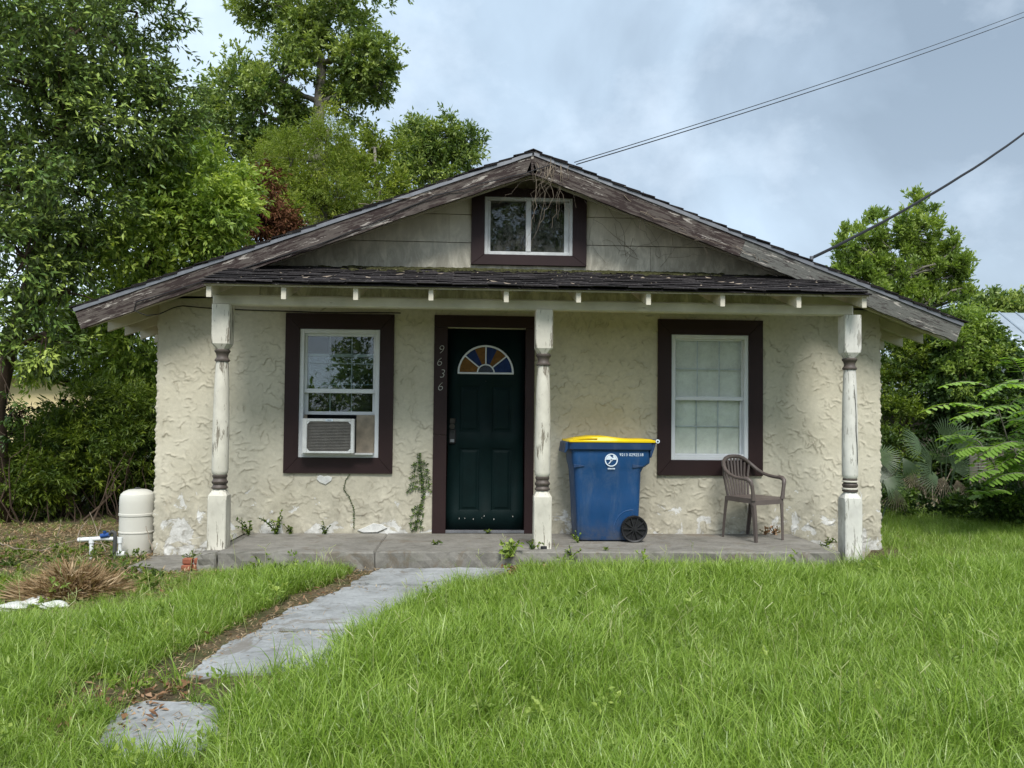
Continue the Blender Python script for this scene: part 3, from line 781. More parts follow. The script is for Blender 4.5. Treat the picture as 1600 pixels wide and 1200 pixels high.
box('peephole', 'brass', 3.266, 3.274, .022, .034, 1.536, 1.544, dr)
box('lock_plate', 'brass', 2.905, 2.965, .010, .032, 1.10, 1.16, dr, .006)
hd = box('keypad_lock', 'black', 2.900, 2.972, .002, .032, .90, 1.05, dr, .01)
box('lock_keys', 'steel', 2.915, 2.957, -.001, .004, .915, .945, hd)
tube('door_knob', 'brass', [(2.935, .03, 1.075), (2.935, -.02, 1.075), (2.935, -.045, 1.075)], [.012, .012, .028], dr, 12)
box('threshold', 'steel', 2.85, 3.70, -.03, .05, .003, .030, dr)
# worn flakes near the foot of the door
for k in range(0, 16, 1):
    if k % 3 == 2 or k in (3, 9, 13): continue
    x = 3.02 + .52 * (k / 15) + random.uniform(-.015, .015); z = .145 + random.uniform(-.02, .02); w_ = random.uniform(.003, .009)
    if k in (11, 12): continue
    prism('paint_flake', 'digit', [(x, z), (x + w_, z + random.uniform(-.004, .004)), (x + w_ * .8, z + .012), (x + .002, z + random.uniform(.006, .02))], 'y', .0285, .0302, dr)
dt = bpy.data.objects.new('door_surround', None); put(dt, house, (3.25, 0, 0))
box('trim_board', 'trim', 2.744, 2.880, -.034, .06, .0, .985, dt)
box('trim_board', 'trim', 2.744, 2.880, -.034, .06, .988, 2.077, dt)
box('trim_board', 'trim', 3.670, 3.762, -.034, .06, .0, 2.077, dt)
box('trim_board', 'trim', 2.744, 3.762, -.036, .06, 2.079, 2.199, dt)
for ch, x, z in (('9', 2.812, 1.845), ('6', 2.796, 1.722), ('3', 2.826, 1.602), ('6', 2.808, 1.472)):
    text('house_number', ch, .125, 'digit', (x, -.037, z), (pi / 2, 0, 0), dt, .003, .18, off=-.0035)

# porch slab, beam, posts, rafters and roof
def rough_block(name, mat, x0, x1, y0, y1, z0, z1, parent, jit=.008, step=.07, seed=1):
    rr = random.Random(seed)
    nx, ny, nzz = [max(1, int((b - a) / step)) for a, b in ((x0, x1), (y0, y1), (z0, z1))]
    bm = bmesh.new(); bmesh.ops.create_cube(bm, size=1)
    bmesh.ops.scale(bm, vec=(x1 - x0, y1 - y0, z1 - z0), verts=bm.verts)
    bmesh.ops.translate(bm, vec=((x0 + x1) / 2, (y0 + y1) / 2, (z0 + z1) / 2), verts=bm.verts)
    bmesh.ops.bevel(bm, geom=list(bm.edges), offset=.012, segments=1, affect='EDGES')
    for ax, a, b, n in ((0, x0, x1, nx), (1, y0, y1, ny), (2, z0, z1, nzz)):
        for i in range(1, n):
            co = [0, 0, 0]; no = [0, 0, 0]; co[ax] = a + (b - a) * i / n; no[ax] = 1
            bmesh.ops.bisect_plane(bm, geom=bm.verts[:] + bm.edges[:] + bm.faces[:], plane_co=co, plane_no=no)
    for v in bm.verts:
        if v.co.y < y0 + .02 or v.co.x < x0 + .02: v.co += Vector((rr.uniform(-.4, .4), rr.uniform(-1, 1), rr.uniform(-.5, .25))) * jit
    return from_bm(name, bm, mat, parent)
rough_block('porch_slab', 'porch', .965, 2.30, -1.116, -.005, -.30, -.002, house, .009, .07, 2)
rough_block('porch_slab', 'porch', 2.3015, 6.43, -1.108, -.005, -.30, 0, house, .009, .07, 3)
rough_block('porch_slab', 'porch', .80, .960, -1.122, -.005, -.32, -.012, house, .012, .05, 4)
prism('plaster_kerb', 'stucco', [(.80, 0), (.90, 0), (.88, .035), (.81, .04)], 'y', -.80, -.01, house)
o = rough_block('footing', 'porch', .02, .78, -.62, -.02, -.40, -.215, house, .02, .06, 6)
for i in range(5):
    box('brick', 'brick', .52 + .10 * (i % 3), .60 + .10 * (i % 3), -.70 + .01 * i, -.60, -.245 + .055 * (i // 3), -.195 + .055 * (i // 3), house, .006)
rough_block('porch_beam', 'cream_wood', .83, 6.63, -.955, -.865, 2.140, 2.235, house, .002, .4, 8)
tails = [.87, 1.50, 2.12, 2.765, 3.41, 4.045, 4.665, 5.34, 6.03, 6.62]
PS = (2.665 - 2.305) / 1.2       # porch roof slope
def pz_(y): return 2.300 + PS * (y + 1.2)
for x in tails:
    dx = random.uniform(-.008, .008); w_ = .021
    prism('porch_rafter', 'cream_wood_y', [(-1.17, pz_(-1.17) - .032), (-.03, pz_(-.03) - .032), (-.03, pz_(-.03) - .13), (-1.17, pz_(-1.17) - .135 + random.uniform(-.008, .008))], 'x', x + dx - w_, x + dx + w_, house, .002)
box('ledger_board', 'cream_wood', .86, 6.62, -.055, -.037, 2.47, 2.60, house)
box('head_board', 'cream_wood', .86, 6.60, -.030, -.012, 2.30, 2.36, house)
for i, (a, b) in enumerate(((-1.19, -1.03), (-1.028, -.86), (-.858, -.70), (-.698, -.54), (-.538, -.38), (-.378, -.22), (-.218, -.06))):
    prism('porch_board', 'soffit', [(a, pz_(a) - .012), (b, pz_(b) - .012), (b, pz_(b) - .030), (a, pz_(a) - .030)], 'x', .83, 6.655, house, 0)
proof = prism('porch_roof_deck', 'shingle', [(-1.215, pz_(-1.215) - .010), (-.0185, pz_(-.0185) - .010), (-.0185, pz_(-.0185) + .004), (-1.215, pz_(-1.215) + .004)], 'x', .815, 6.67, house)
# shingle tabs one by one
tabs = []
for k in range(5):
    bm = bmesh.new(); r = bmesh.ops.create_cube(bm, size=1)
    bmesh.ops.scale(bm, vec=(.303, .21, .009), verts=bm.verts)
    for v in bm.verts:
        if v.co.y < 0: v.co.z += random.uniform(-.002, .009); v.co.y += random.uniform(-.014, .012)
        v.co.x += random.uniform(-.002, .002)
    me = bpy.data.meshes.new('shingle'); bm.to_mesh(me); bm.free(); me.materials.append(MT['shingle']); tabs.append(me)
th = math.atan(PS); ncr = 9
for c in range(ncr):
    y = -1.235 + .105 + c * .128
    off = (c % 2) * .15
    x = .80 + .155 - off * 1
    while x < 6.66 + .1:
        o = bpy.data.objects.new('shingle', tabs[random.randrange(5)])
        cx_ = min(max(x, .80 + .15), 6.69 - .15)
        put(o, proof, (cx_, y + random.uniform(-.006, .006), pz_(y) + .016 + (.0 if c else 0)))
        o.rotation_euler = (th - .045 + random.uniform(-.01, .012), random.uniform(-.006, .006), random.uniform(-.01, .01))
        x += .3065
# moss bank and debris along the top of the porch roof
bm = bmesh.new(); rr = random.Random(4)
for k in range(1000):
    x = rr.choice([rr.uniform(1.9, 5.6), rr.gauss(2.9, .5), rr.gauss(4.9, .35)]); x = min(max(x, 1.2), 6.2)
    y = -.03 - abs(rr.gauss(0, .11)); s_ = rr.uniform(.009, .030)
    r = bmesh.ops.create_icosphere(bm, subdivisions=1, radius=s_)
    bmesh.ops.scale(bm, vec=(rr.uniform(1, 2.4), 1, .6), verts=r['verts'])
    bmesh.ops.translate(bm, vec=(x, y, pz_(y) + .022), verts=r['verts'])
tag(from_bm('moss', bm, 'moss', proof), kind='stuff')

bm = bmesh.new()
for k in range(90):
    x = rr.uniform(.95, 6.5); y = rr.uniform(-1.15, -.05); a_ = rr.uniform(0, pi); l_ = rr.choice([.008, .012, .018, .05])
    p = Vector((x, y, pz_(y) + .026)); d = Vector((cos(a_), sin(a_), sin(a_) * PS)) * l_
    if l_ > .05: bm_tube(bm, [p - d, p + Vector((0, 0, .004)), p + d], .0022, 4)
    else:
        n_ = Vector((-sin(a_), cos(a_), cos(a_) * PS)) * l_ * .5
        bm.faces.new([bm.verts.new(q_) for q_ in (p - d, p + n_, p + d + Vector((0, 0, .006)), p - n_)])
tag(from_bm('roof_debris', bm, 'vine_dead', proof), kind='stuff')
def post(x, mat, lab, seed):
    p = bpy.data.objects.new('porch_post', None); put(p, house, (x, -.89, 0)); p['label'] = lab
    rr = random.Random(seed); bm = bmesh.new()
    def sq(z0, z1, h, ch0, ch1):
        """square block with octagonal, tapering ends"""
        rings = []
        def ring(z, hh, c):
            q = [(hh, hh - c), (hh - c, hh), (-hh + c, hh), (-hh, hh - c), (-hh, -hh + c), (-hh + c, -hh), (hh - c, -hh), (hh, -hh + c)]
            return [bm.verts.new((x + a, -.89 + b, z)) for a, b in q]
        zs = [(z0, h * (.62 if ch0 else 1), h * .36 if ch0 else .006), (z0 + (.055 if ch0 else .001), h, .02 if ch0 else .008), (z0 + (.09 if ch0 else .3 * (z1 - z0)), h, .008),
              (z1 - (.09 if ch1 else .3 * (z1 - z0)), h, .008), (z1 - (.055 if ch1 else .001), h, .02 if ch1 else .008), (z1, h * (.62 if ch1 else 1), h * .36 if ch1 else .006)]
        for z, hh, c in zs: rings.append(ring(z, hh, c))
        for A, B in zip(rings, rings[1:]):
            for k in range(8): bm.faces.new((A[k], A[(k + 1) % 8], B[(k + 1) % 8], B[k]))
        bm.faces.new(rings[0][::-1]); bm.faces.new(rings[-1])
    sq(1.742, 2.145, .078, True, False)
    from_bm('post_block', bm, mat, p); bm = bmesh.new(); sq(-.02 if x < 6 else -.2, .515, .080, False, True)
    from_bm('post_block', bm, mat, p)
    bm = bmesh.new()
    bm_lathe(bm, [(.050, 1.662), (.056, 1.60), (.064, 1.40), (.069, 1.15), (.071, .95), (.071, .68), (.068, .655), (.058, .640)], (x, -.89, 0), 20)
    from_bm('post_shaft', bm, mat, p, smooth=True, angle=40)
    for z, nm in ((1.702, 'collar'), (.578, 'collar')):
        bm = bmesh.new()
        prof = [(.050, -.064), (.064, -.058), (.066, -.045), (.060, -.038), (.050, -.026), (.050, -.008), (.056, .012), (.064, .022), (.068, .030), (.068, .040), (.058, .046)]
        if z < 1: prof = [(.054, -.066), (.068, -.060), (.070, -.048), (.060, -.036), (.056, -.024), (.068, -.012), (.070, .004), (.060, .014), (.056, .030), (.064, .044), (.064, .058), (.056, .064)]
        bm_lathe(bm, prof, (x, -.89, z), 20)
        from_bm('collar', bm, 'collar', p, smooth=True, angle=40)
    return p
post(.908, 'post', 'left porch post with taupe collars', 1)
post(3.772, 'post', 'middle porch post beside the door with rotted foot', 2)
pr = post(6.621, 'post_worn', 'right porch post with a long dark crack and white rings', 3)
# crack and pale rings on the right post
tube('post_crack', 'black', [(6.632, -.9545, 1.50), (6.640, -.9570, 1.38), (6.648, -.9590, 1.22), (6.646, -.9605, 1.08), (6.655, -.9590, .95), (6.660, -.9585, .80), (6.657, -.9580, .76)], [.0008, .0025, .0022, .004, .0022, .003, .0008], pr, 6)
for z in (.612, .545):
    bm = bmesh.new(); bm_lathe(bm, [(.064, -.008), (.0725, -.005), (.0725, .005), (.064, .008)], (6.621, -.89, z), 20)
    from_bm('white_ring', bm, 'post', pr, smooth=True, angle=40)
box('post_rot', 'dark', 3.752, 3.812, -.975, -.955, -.005, .028, house, .006)

# eave cable and small wires pinned to the house
def sagline(a, b, sag, n=10, jit=0, seed=0):
    rr = random.Random(seed); a = Vector(a); b = Vector(b)
    return [a.lerp(b, i / n) + Vector((rr.uniform(-jit, jit), rr.uniform(-jit, jit), -sag * 4 * (i / n) * (1 - i / n) + rr.uniform(-jit, jit))) for i in range(n + 1)]
cab = sagline((3.9, -.46, 3.63), (2.75, -.458, 3.30), .01, 8, .008, 1) + sagline((2.6, -.455, 3.23), (1.3, -.45, 2.68), .03, 8, .006, 2) + [Vector((.1, -.456, 2.26)), Vector((-.03, -.456, 2.22)), Vector((-.05, -.45, 2.14)), Vector((.05, -.40, 2.10)), Vector((.13, -.3, 2.13)), Vector((.16, -.06, 2.22)), Vector((.2, -.03, 2.24))] + sagline((.25, -.03, 2.25), (2.4, -.025, 2.215), .025, 10, .006, 3)
tube('service_wire', 'cable', cab, .0055, house, 6)

# ---------------------------------------------------------------- overhead cables
for k, (a, b, sg, lab) in enumerate((((4.10, -.44, 3.66), (14.2, -9.5, 8.64), .10, 'upper of the twin thin service cables rising from the gable to the right'),
                                     ((4.12, -.44, 3.64), (14.2, -9.5, 8.50), .105, 'lower of the twin thin service cables rising from the gable to the right'))):
    A = Vector(a); B = at(1740, -37 + k * 8, 6.0)
    tag(tube('overhead_cable', 'cable', sagline(A, B, sg, 26), .0052 if k else .0042, None, 6, loc=A), lab, 'cable', 'overhead cables')
A = at(1268, 403, 1.2); B = at(1740, 92, 6.0)
tag(tube('overhead_cable', 'cable', sagline(A, B, .26, 26, .004, 8), .019, None, 6, loc=A), 'single thick black cable dipping behind the right roof slope', 'cable', 'overhead cables')

tube('service_mast', 'steel', [(A.x, A.y, roofz(A.x) - .05), (A.x, A.y, A.z + .02)], .022, house, 10)
pp = at(1740, 100, 6.0); up_ = thing('utility_pole', 'tall brown wooden utility pole right of the house carrying the overhead cables', 'utility pole', (pp.x + .12, 6.0, -.2))
bm = bmesh.new(); bm_tube(bm, [(pp.x + .16, 6.0, -.3), (pp.x + .16, 6.0, 10.2)], [.17, .11], 12); MT['pole'] = simple('pole_wood', (.12, .095, .07), .9, .3, 4)
from_bm('pole', bm, 'pole', up_, smooth=True, angle=50)
box('crossarm', 'pole', pp.x - .9, pp.x + 1.2, 5.80, 5.90, 9.5, 9.62, up_)

# ---------------------------------------------------------------- wheeled bin
def rrect(x0, x1, y0, y1, r, n=4):
    P = []
    for cx_, cy_, a in ((x1 - r, y1 - r, 0), (x0 + r, y1 - r, 90), (x0 + r, y0 + r, 180), (x1 - r, y0 + r, 270)):
        for k in range(n + 1):
            t = radians(a + 90 * k / n); P.append((cx_ + r * cos(t), cy_ + r * sin(t)))
    return P
def loft(name, mat, secs, parent, smooth=True, angle=35, loc=None):
    """secs: (z, x0, x1, y0, y1, r) or with a z-function"""
    bm = bmesh.new(); rings = []
    for z, x0, x1, y0, y1, r in secs:
        rings.append([bm.verts.new((px, py, z(px, py) if callable(z) else z)) for px, py in rrect(x0, x1, y0, y1, r)])
    n = len(rings[0])
    for A, B in zip(rings, rings[1:]):
        for k in range(n): bm.faces.new((A[k], A[(k + 1) % n], B[(k + 1) % n], B[k]))
    bm.faces.new(rings[0][::-1]); bm.faces.new(rings[-1])
    bmesh.ops.recalc_face_normals(bm, faces=bm.faces)
    return from_bm(name, bm, mat, parent, loc, smooth=smooth, angle=angle)
bin_ = thing('wheeled_bin', 'blue wheeled recycling bin with yellow lid on the porch left of the chair', 'bin', (4.45, -.32, 0))
loft('body', 'bin', [(.012, 4.155, 4.71, -.53, -.09, .05), (.03, 4.142, 4.728, -.540, -.08, .05), (.40, 4.124, 4.744, -.545, -.075, .05), (.655, 4.106, 4.755, -.548, -.062, .06),
                     (.700, 4.10, 4.775, -.556, -.054, .055), (.745, 4.088, 4.835, -.562, -.048, .045), (.895, 4.080, 4.845, -.566, -.044, .045)], bin_)
loft('rim', 'bin_dark', [(.868, 4.062, 4.853, -.580, -.03, .05), (.878, 4.050, 4.862, -.590, -.02, .05), (.936, 4.046, 4.866, -.594, -.016, .05), (.942, 4.055, 4.860, -.585, -.025, .05)], bin_)
def lidz(off):
    def f(x, y):
        t = (x - 4.06) / .86
        if t < .42: h = .006 + .040 * min(1, t / .22)
        elif t < .66: h = .046 - .026 * (t - .42) / .24
        else: h = .020
        return .955 + h * off
    return f
# the lid has its hump along x, so it is built as strips
bm = bmesh.new(); xs_ = [4.050, 4.062, 4.10, 4.18, 4.28, 4.36, 4.42, 4.50, 4.58, 4.64, 4.72, 4.84, 4.885]
prev = None
for x in xs_:
    h = lidz(1)(x, 0); edge = .012 if x in (xs_[0], xs_[-1]) else 0
    ring = [bm.verts.new(q) for q in ((x, -.598 + edge, .944), (x, -.600 + edge, .958), (x, -.585 + edge, max(.962, h - .012 - edge)), (x, -.54 + edge, h - edge), (x, -.08, h - edge), (x, -.03, max(.962, h - .012)), (x, -.012, .958), (x, -.014, .944))]
    if prev:
        for k in range(8): bm.faces.new((prev[k], prev[(k + 1) % 8], ring[(k + 1) % 8], ring[k]))
    else: bm.faces.new(ring)
    prev = ring
bm.faces.new(prev[::-1]); bmesh.ops.recalc_face_normals(bm, faces=bm.faces)
lid = from_bm('lid', bm, 'lid', bin_, smooth=True, angle=25)
box('lid_rib', 'lid', 4.085, 4.32, -.606, -.598, .975, .985, lid, .002)
tube('hinge_bar', 'bin_dark', [(4.895, -.592, .957), (4.895, -.02, .957)], .015, bin_, 12)
tube('hinge_cap', 'white', [(4.895, -.600, .957), (4.895, -.592, .957)], .019, bin_, 14)
tube('hinge_hole', 'black', [(4.895, -.603, .957), (4.895, -.5995, .957)], .009, bin_, 12)
prism('hinge_bracket', 'bin_dark', [(4.83, .944), (4.885, .944), (4.868, .88), (4.84, .80), (4.83, .80)], 'y', -.575, -.03, bin_, .004)
prism('front_grip', 'bin_dark', [(4.055, .944), (4.025, .935), (4.012, .84), (4.022, .838), (4.05, .88)], 'y', -.545, -.06, bin_, .004)
# side skirt ribs
for a, b in ((4.10, 4.20), (4.66, 4.76)):
    prism('body_rib', 'bin_dark', [(a, .735), (b, .722), (b, .712), (a, .700)], 'y', -.566, -.545, bin_, .002)
arcp = [(4.735 - .02 + cos(radians(t)) * .165 - .06, -.540, .115 + sin(radians(t)) * .185) for t in range(82, 196, 9)]
tube('wheel_arch', 'bin', arcp, .006, bin_, 8)
tube('axle', 'black', [(4.676, -.62, .127), (4.676, -.02, .127)], .012, bin_, 10)
def wheel(y, out):
    w = bpy.data.objects.new('wheel', None); put(w, bin_, (4.676, y, .127))
    bm = bmesh.new(); R = .127; n = 32; rings = []
    for r, dy in ((.108, -.018), (R - .006, -.024), (R, -.014), (R, .014), (R - .006, .024), (.108, .018)):
        rings.append([bm.verts.new((4.676 + r * cos(2 * pi * k / n), y + dy, .127 + r * sin(2 * pi * k / n))) for k in range(n)])
    rings.append(rings[0])
    for A, B in zip(rings, rings[1:]):
        for k in range(n): bm.faces.new((A[k], A[(k + 1) % n], B[(k + 1) % n], B[k]))
    bmesh.ops.recalc_face_normals(bm, faces=bm.faces)
    from_bm('tyre', bm, 'black', w, smooth=True, angle=40)
    bm = bmesh.new()
    for k in range(10):
        t = 2 * pi * k / 10
        bm_tube(bm, [(4.676 + .02 * cos(t), y - .014, .127 + .02 * sin(t)), (4.676 + .112 * cos(t), y - .012, .127 + .112 * sin(t))], [.010, .0065], 6)
    bm_tube(bm, [(4.676, y - .026, .127), (4.676, y + .026, .127)], .026, 14)
    bm_tube(bm, [(4.676, y - .002, .127), (4.676, y + .010, .127)], .108, 28)
    from_bm('rim', bm, 'black', w, smooth=True, angle=40)
wheel(-.582, -1); wheel(-.045, 1)
# printed round county emblem and serial number
bm = bmesh.new(); n = 36; ex, ez, ey = 4.457, .775, -.5672
def ringpr(bm, r0, r1, a0=0, a1=360, y0=ey, d=.001, n=36):
    P = []
    for k in range(n + 1):
        t = radians(a0 + (a1 - a0) * k / n)
        P.append([bm.verts.new((ex + r * cos(t), y0 - dd, ez + r * sin(t))) for r, dd in ((r0, 0), (r0, d), (r1, d), (r1, 0))])
    for A, B in zip(P, P[1:]):
        for k in range(3): bm.faces.new((A[k], A[k + 1], B[k + 1], B[k]))
ringpr(bm, .052, .062)
def blob(pts):
    bm.faces.new([bm.verts.new((ex + a, ey - .001, ez + b)) for a, b in pts])
blob([(-.050, .004), (.050, .004), (.046, .020), (.036, .036), (.020, .047), (.014, .036), (.024, .026), (.010, .022), (-.004, .034), (-.014, .048), (-.034, .038), (-.046, .020)])
blob([(-.03, -.035), (-.012, -.012), (.004, -.006), (-.004, -.018), (-.02, -.036)])
ringpr(bm, .004, .011, 0, 360, ey, .001, 14)
bmesh.ops.recalc_face_normals(bm, faces=bm.faces)
from_bm('emblem', bm, 'white', bin_)
text('serial_number', '9213 0292518', .040, 'white', (4.650, -.5675, .826), (pi / 2, 0, 0), bin_, .0006)
for k in range(6): box('emblem_caption', 'white', 4.424 + k * .012, 4.432 + k * .012, -.568, -.5668, .688, .700, bin_, 0)

# ---------------------------------------------------------------- plastic chair
ch_o = Vector((5.908, -.325, 0)); ca = radians(28)
def CH(x, y, z):
    x *= .93; y *= .93
    return ch_o + Vector((x * cos(ca) - y * sin(ca), x * sin(ca) + y * cos(ca), z))
chair = thing('garden_chair', 'taupe plastic garden armchair with slatted rounded back in front of the right window', 'chair', ch_o)
# seat: a dished sheet with turned-down edge
bm = bmesh.new(); nx, ny = 12, 12; G = []
for j in range(ny + 1):
    v = j / ny; row = []
    for i in range(nx + 1):
        u = i / nx * 2 - 1; wd = .205 + .025 * (1 - v)
        y = -.225 + .42 * v; z = .415 - .012 * (1 - u * u) * sin(pi * min(1, v * 1.1)) + .008 * v * 0 - .016 * max(0, (.12 - v) / .12) ** 2
        row.append((u * wd, y + .015 * u * u * (1 if v < .5 else -1), z))
    G.append(row)
top = [[bm.verts.new(CH(*p)) for p in r] for r in G]; bot = [[bm.verts.new(CH(p[0], p[1], p[2] - .012)) for p in r] for r in G]
for j in range(ny):
    for i in range(nx):
        bm.faces.new((top[j][i], top[j][i + 1], top[j + 1][i + 1], top[j + 1][i])); bm.faces.new((bot[j][i], bot[j + 1][i], bot[j + 1][i + 1], bot[j][i + 1]))
bord = [(0, i) for i in range(nx)] + [(j, nx) for j in range(ny)] + [(ny, i) for i in range(nx, 0, -1)] + [(j, 0) for j in range(ny, 0, -1)]
sk = [bm.verts.new(CH(G[j][i][0] * 1.02, G[j][i][1] * 1.01 - .002, G[j][i][2] - .045)) for j, i in bord]
for k in range(len(bord)):
    a, b = bord[k], bord[(k + 1) % len(bord)]
    bm.faces.new((top[a[0]][a[1]], sk[k], sk[(k + 1) % len(bord)], top[b[0]][b[1]]))
    bm.faces.new((bot[a[0]][a[1]], bot[b[0]][b[1]], sk[(k + 1) % len(bord)], sk[k]))
bmesh.ops.recalc_face_normals(bm, faces=bm.faces)
from_bm('seat', bm, 'chair', chair, smooth=True, angle=40)
half = [(0, .268, .800), (.07, .266, .797), (.13, .258, .780), (.18, .240, .750), (.215, .205, .710), (.238, .150, .665), (.252, .08, .632), (.260, 0, .612), (.262, -.08, .604), (.260, -.15, .602)]
loopP = [CH(-x, y, z) for x, y, z in half[::-1]] + [CH(x, y, z) for x, y, z in half[1:]]
tube('back_rim', 'chair', loopP, [.017] * 4 + [.020] * 11 + [.017] * 4, chair, 10, sx=1., sy=1.)
for s in (-1, 1):
    tube('arm', 'chair', [CH(s * .260, -.13, .606), CH(s * .259, -.175, .600), CH(s * .250, -.205, .580), CH(s * .240, -.212, .540), CH(s * .228, -.212, .48), CH(s * .218, -.210, .40)], [.022, .023, .022, .019, .018, .022], chair, 10)
    for nm, P in (('front_leg', [(s * .222, -.205, .41), (s * .212, -.215, .30), (s * .205, -.225, .15), (s * .200, -.230, .0)]), ('rear_leg', [(s * .196, .185, .41), (s * .196, .200, .30), (s * .192, .222, .15), (s * .188, .240, 0)])):
        bm = bmesh.new(); R4 = []
        for k, p in enumerate(P):
            wq = (.036, .030, .024, .019)[k]; dpt = .006
            sy_ = -1 if nm == 'front_leg' else 1
            # L-shaped section: one flange along x, one along y
            x, y, z = p
            L = [(x + s * .008, y + sy_ * .008), (x + s * .008, y - sy_ * wq), (x + s * .002, y - sy_ * wq), (x + s * .002, y + sy_ * .002), (x - s * wq, y + sy_ * .002), (x - s * wq, y + sy_ * .008)]
            R4.append([bm.verts.new(CH(a, b, z)) for a, b in L])
        for A, B in zip(R4, R4[1:]):
            for q in range(6): bm.faces.new((A[q], A[(q + 1) % 6], B[(q + 1) % 6], B[q]))
        bm.faces.new(R4[0]); bm.faces.new(R4[-1][::-1]); bmesh.ops.recalc_face_normals(bm, faces=bm.faces)
        from_bm(nm, bm, 'chair', chair)
for k in range(7):
    t = (k - 3) / 3
    zt = .792 - .055 * t * t; bm = bmesh.new(); R4 = []
    for q, (x, y, z, w_) in enumerate(((t * .105, .196, .40, .0125), (t * .118, .212, .50, .0125), (t * .135, .236, .62, .013), (t * .152, .258 - .012 * t * t, zt, .014))):
        R4.append([bm.verts.new(CH(x + a, y + b - .01 * (1 - t * t) * 0, z)) for a, b in ((-w_, 0), (w_, 0), (w_, .007), (-w_, .007))])
    for A, B in zip(R4, R4[1:]):
        for q in range(4): bm.faces.new((A[q], A[(q + 1) % 4], B[(q + 1) % 4], B[q]))
    bm.faces.new(R4[0]); bm.faces.new(R4[-1][::-1]); bmesh.ops.recalc_face_normals(bm, faces=bm.faces)
    from_bm('slat', bm, 'chair', chair)
for s in (-1, 1):
    tube('back_upright', 'chair', [CH(s * .150, .196, .39), CH(s * .165, .214, .50), CH(s * .182, .232, .62), CH(s * .198, .225, .728)], .014, chair, 8)

# ---------------------------------------------------------------- air conditioner in the left window
ac = thing('air_conditioner', 'dirty white window air conditioner with dark grille under the raised left sash', 'air conditioner', (1.75, -.1, .79))
bm = bmesh.new(); ax0, ax1, az0, az1 = 1.478, 1.975, .800, 1.142
bm_box(bm, ax0 + .012, ax1 - .022, -.14, .35, az0, az1, .006)
from_bm('case', bm, 'grille', ac)
bm = bmesh.new(); t = .042
for (a, b, c, d) in ((ax0 - .004, ax0 + t, az0, az1), (ax1 - .030, ax1 + .004, az0, az1)): bm_box(bm, a, b, -.185, -.12, c, d, .006)
bm_box(bm, ax0 + t, ax1 - .030, -.183, -.12, az1 - .030, az1 - .001, .004); bm_box(bm, ax0 + t, ax1 - .030, -.183, -.12, az0 + .001, az0 + .022, .004)
from_bm('front_frame', bm, 'vinyl_old', ac)
for k in range(4):
    cx_, cz_ = ((ax0 + t, az0 + .022), (ax1 - .03, az0 + .022), (ax0 + t, az1 - .03), (ax1 - .03, az1 - .03))[k]
    sx_, sz_ = (1 if k % 2 == 0 else -1), (1 if k < 2 else -1)
    prism('corner_gusset', 'vinyl_old', [(cx_, cz_), (cx_ + sx_ * .028, cz_), (cx_, cz_ + sz_ * .028)], 'y', -.182, -.165, ac)
for k in range(19):
    z = az0 + .030 + k * .0148
    box('grille_slat', 'grille', ax0 + t, ax1 - .030, -.174, -.164, z, z + .0065, ac, 0)
text('badge', 'Haier', .022, 'black', (1.735, -.1845, az1 - .015), (pi / 2, 0, 0), ac, .0005)
box('badge_plate', 'white', 1.700, 1.770, -.1842, -.183, az1 - .026, az1 - .004, ac, 0)
for k in range(18):
    x = 1.970 + k * .0102
    prism('side_curtain', 'accordion', [(x, .03), (x + .005, .042), (x + .0102, .03), (x + .0102, .036), (x + .005, .048), (x, .036)], 'z', .800, 1.180, ac)
for k in range(3):
    x = 1.447 + k * .0102
    prism('side_curtain', 'accordion', [(x, .03), (x + .005, .042), (x + .0102, .03), (x + .0102, .036), (x + .005, .048), (x, .036)], 'z', .800, 1.180, ac)
box('support_tray', 'vinyl_old', 1.45, 2.155, -.12, .06, .786, .800, ac)

# ---------------------------------------------------------------- pressure tank and pipes
tk = thing('pressure_tank', 'cream cylindrical well tank beside the left corner of the house', 'water tank', (-.222, .16, -.25))
bm = bmesh.new(); r = .168
bm_lathe(bm, [(.150, -.245), (.160, -.235), (r - .004, -.225), (r - .004, -.02), (r + .002, -.016), (r + .002, -.004), (r - .004, 0), (r - .004, .150), (r + .003, .155), (r + .003, .175), (r - .002, .180), (r - .002, .290), (r - .004, .335), (r - .012, .365), (r - .040, .392), (.09, .408), (.03, .415)], (-.222, .16, 0), 40)
from_bm('tank_shell', bm, 'tank', tk, smooth=True, angle=28)
bm = bmesh.new(); bm_lathe(bm, [(.028, .412), (.028, .426), (.020, .430)], (-.222, .16, 0), 14); from_bm('valve_cap', bm, 'hose', tk)
bm = bmesh.new(); bm_lathe(bm, [(.145, -.30), (.145, -.244)], (-.222, .16, 0), 24); from_bm('tank_foot', bm, 'dark', tk)
for dx in (0, .018): pass
gp = gzf(-.45, -.12) - .05
pv = thing('water_pipe', 'white plastic water pipe with blue valve and grey hose before the cream tank', 'pipe', (-.45, -.12, -.25))
tube('pipe_run', 'pvc', [(-.66, -.12, -.055), (-.42, -.12, -.040), (-.285, -.12, -.045)], .021, pv, 12)
for x, zb in ((-.535, gp), (-.265, gp + .08)):
    tube('pipe_leg', 'pvc', [(x, -.12, -.05), (x, -.12, zb)], .018, pv, 12)
    tube('pipe_elbow', 'pvc', [(x, -.12, -.085), (x, -.12, -.030)], .025, pv, 12)
tube('pipe_foot', 'pvc', [(-.30, -.13, gp + .10), (-.22, -.12, gp + .10)], .026, pv, 12)
tube('blue_valve', 'valve', [(-.44, -.14, -.015), (-.36, -.14, 0.0)], .022, pv, 10)
tube('valve_handle', 'valve', [(-.40, -.15, .0), (-.40, -.15, .035)], [.010, .018], pv, 8)
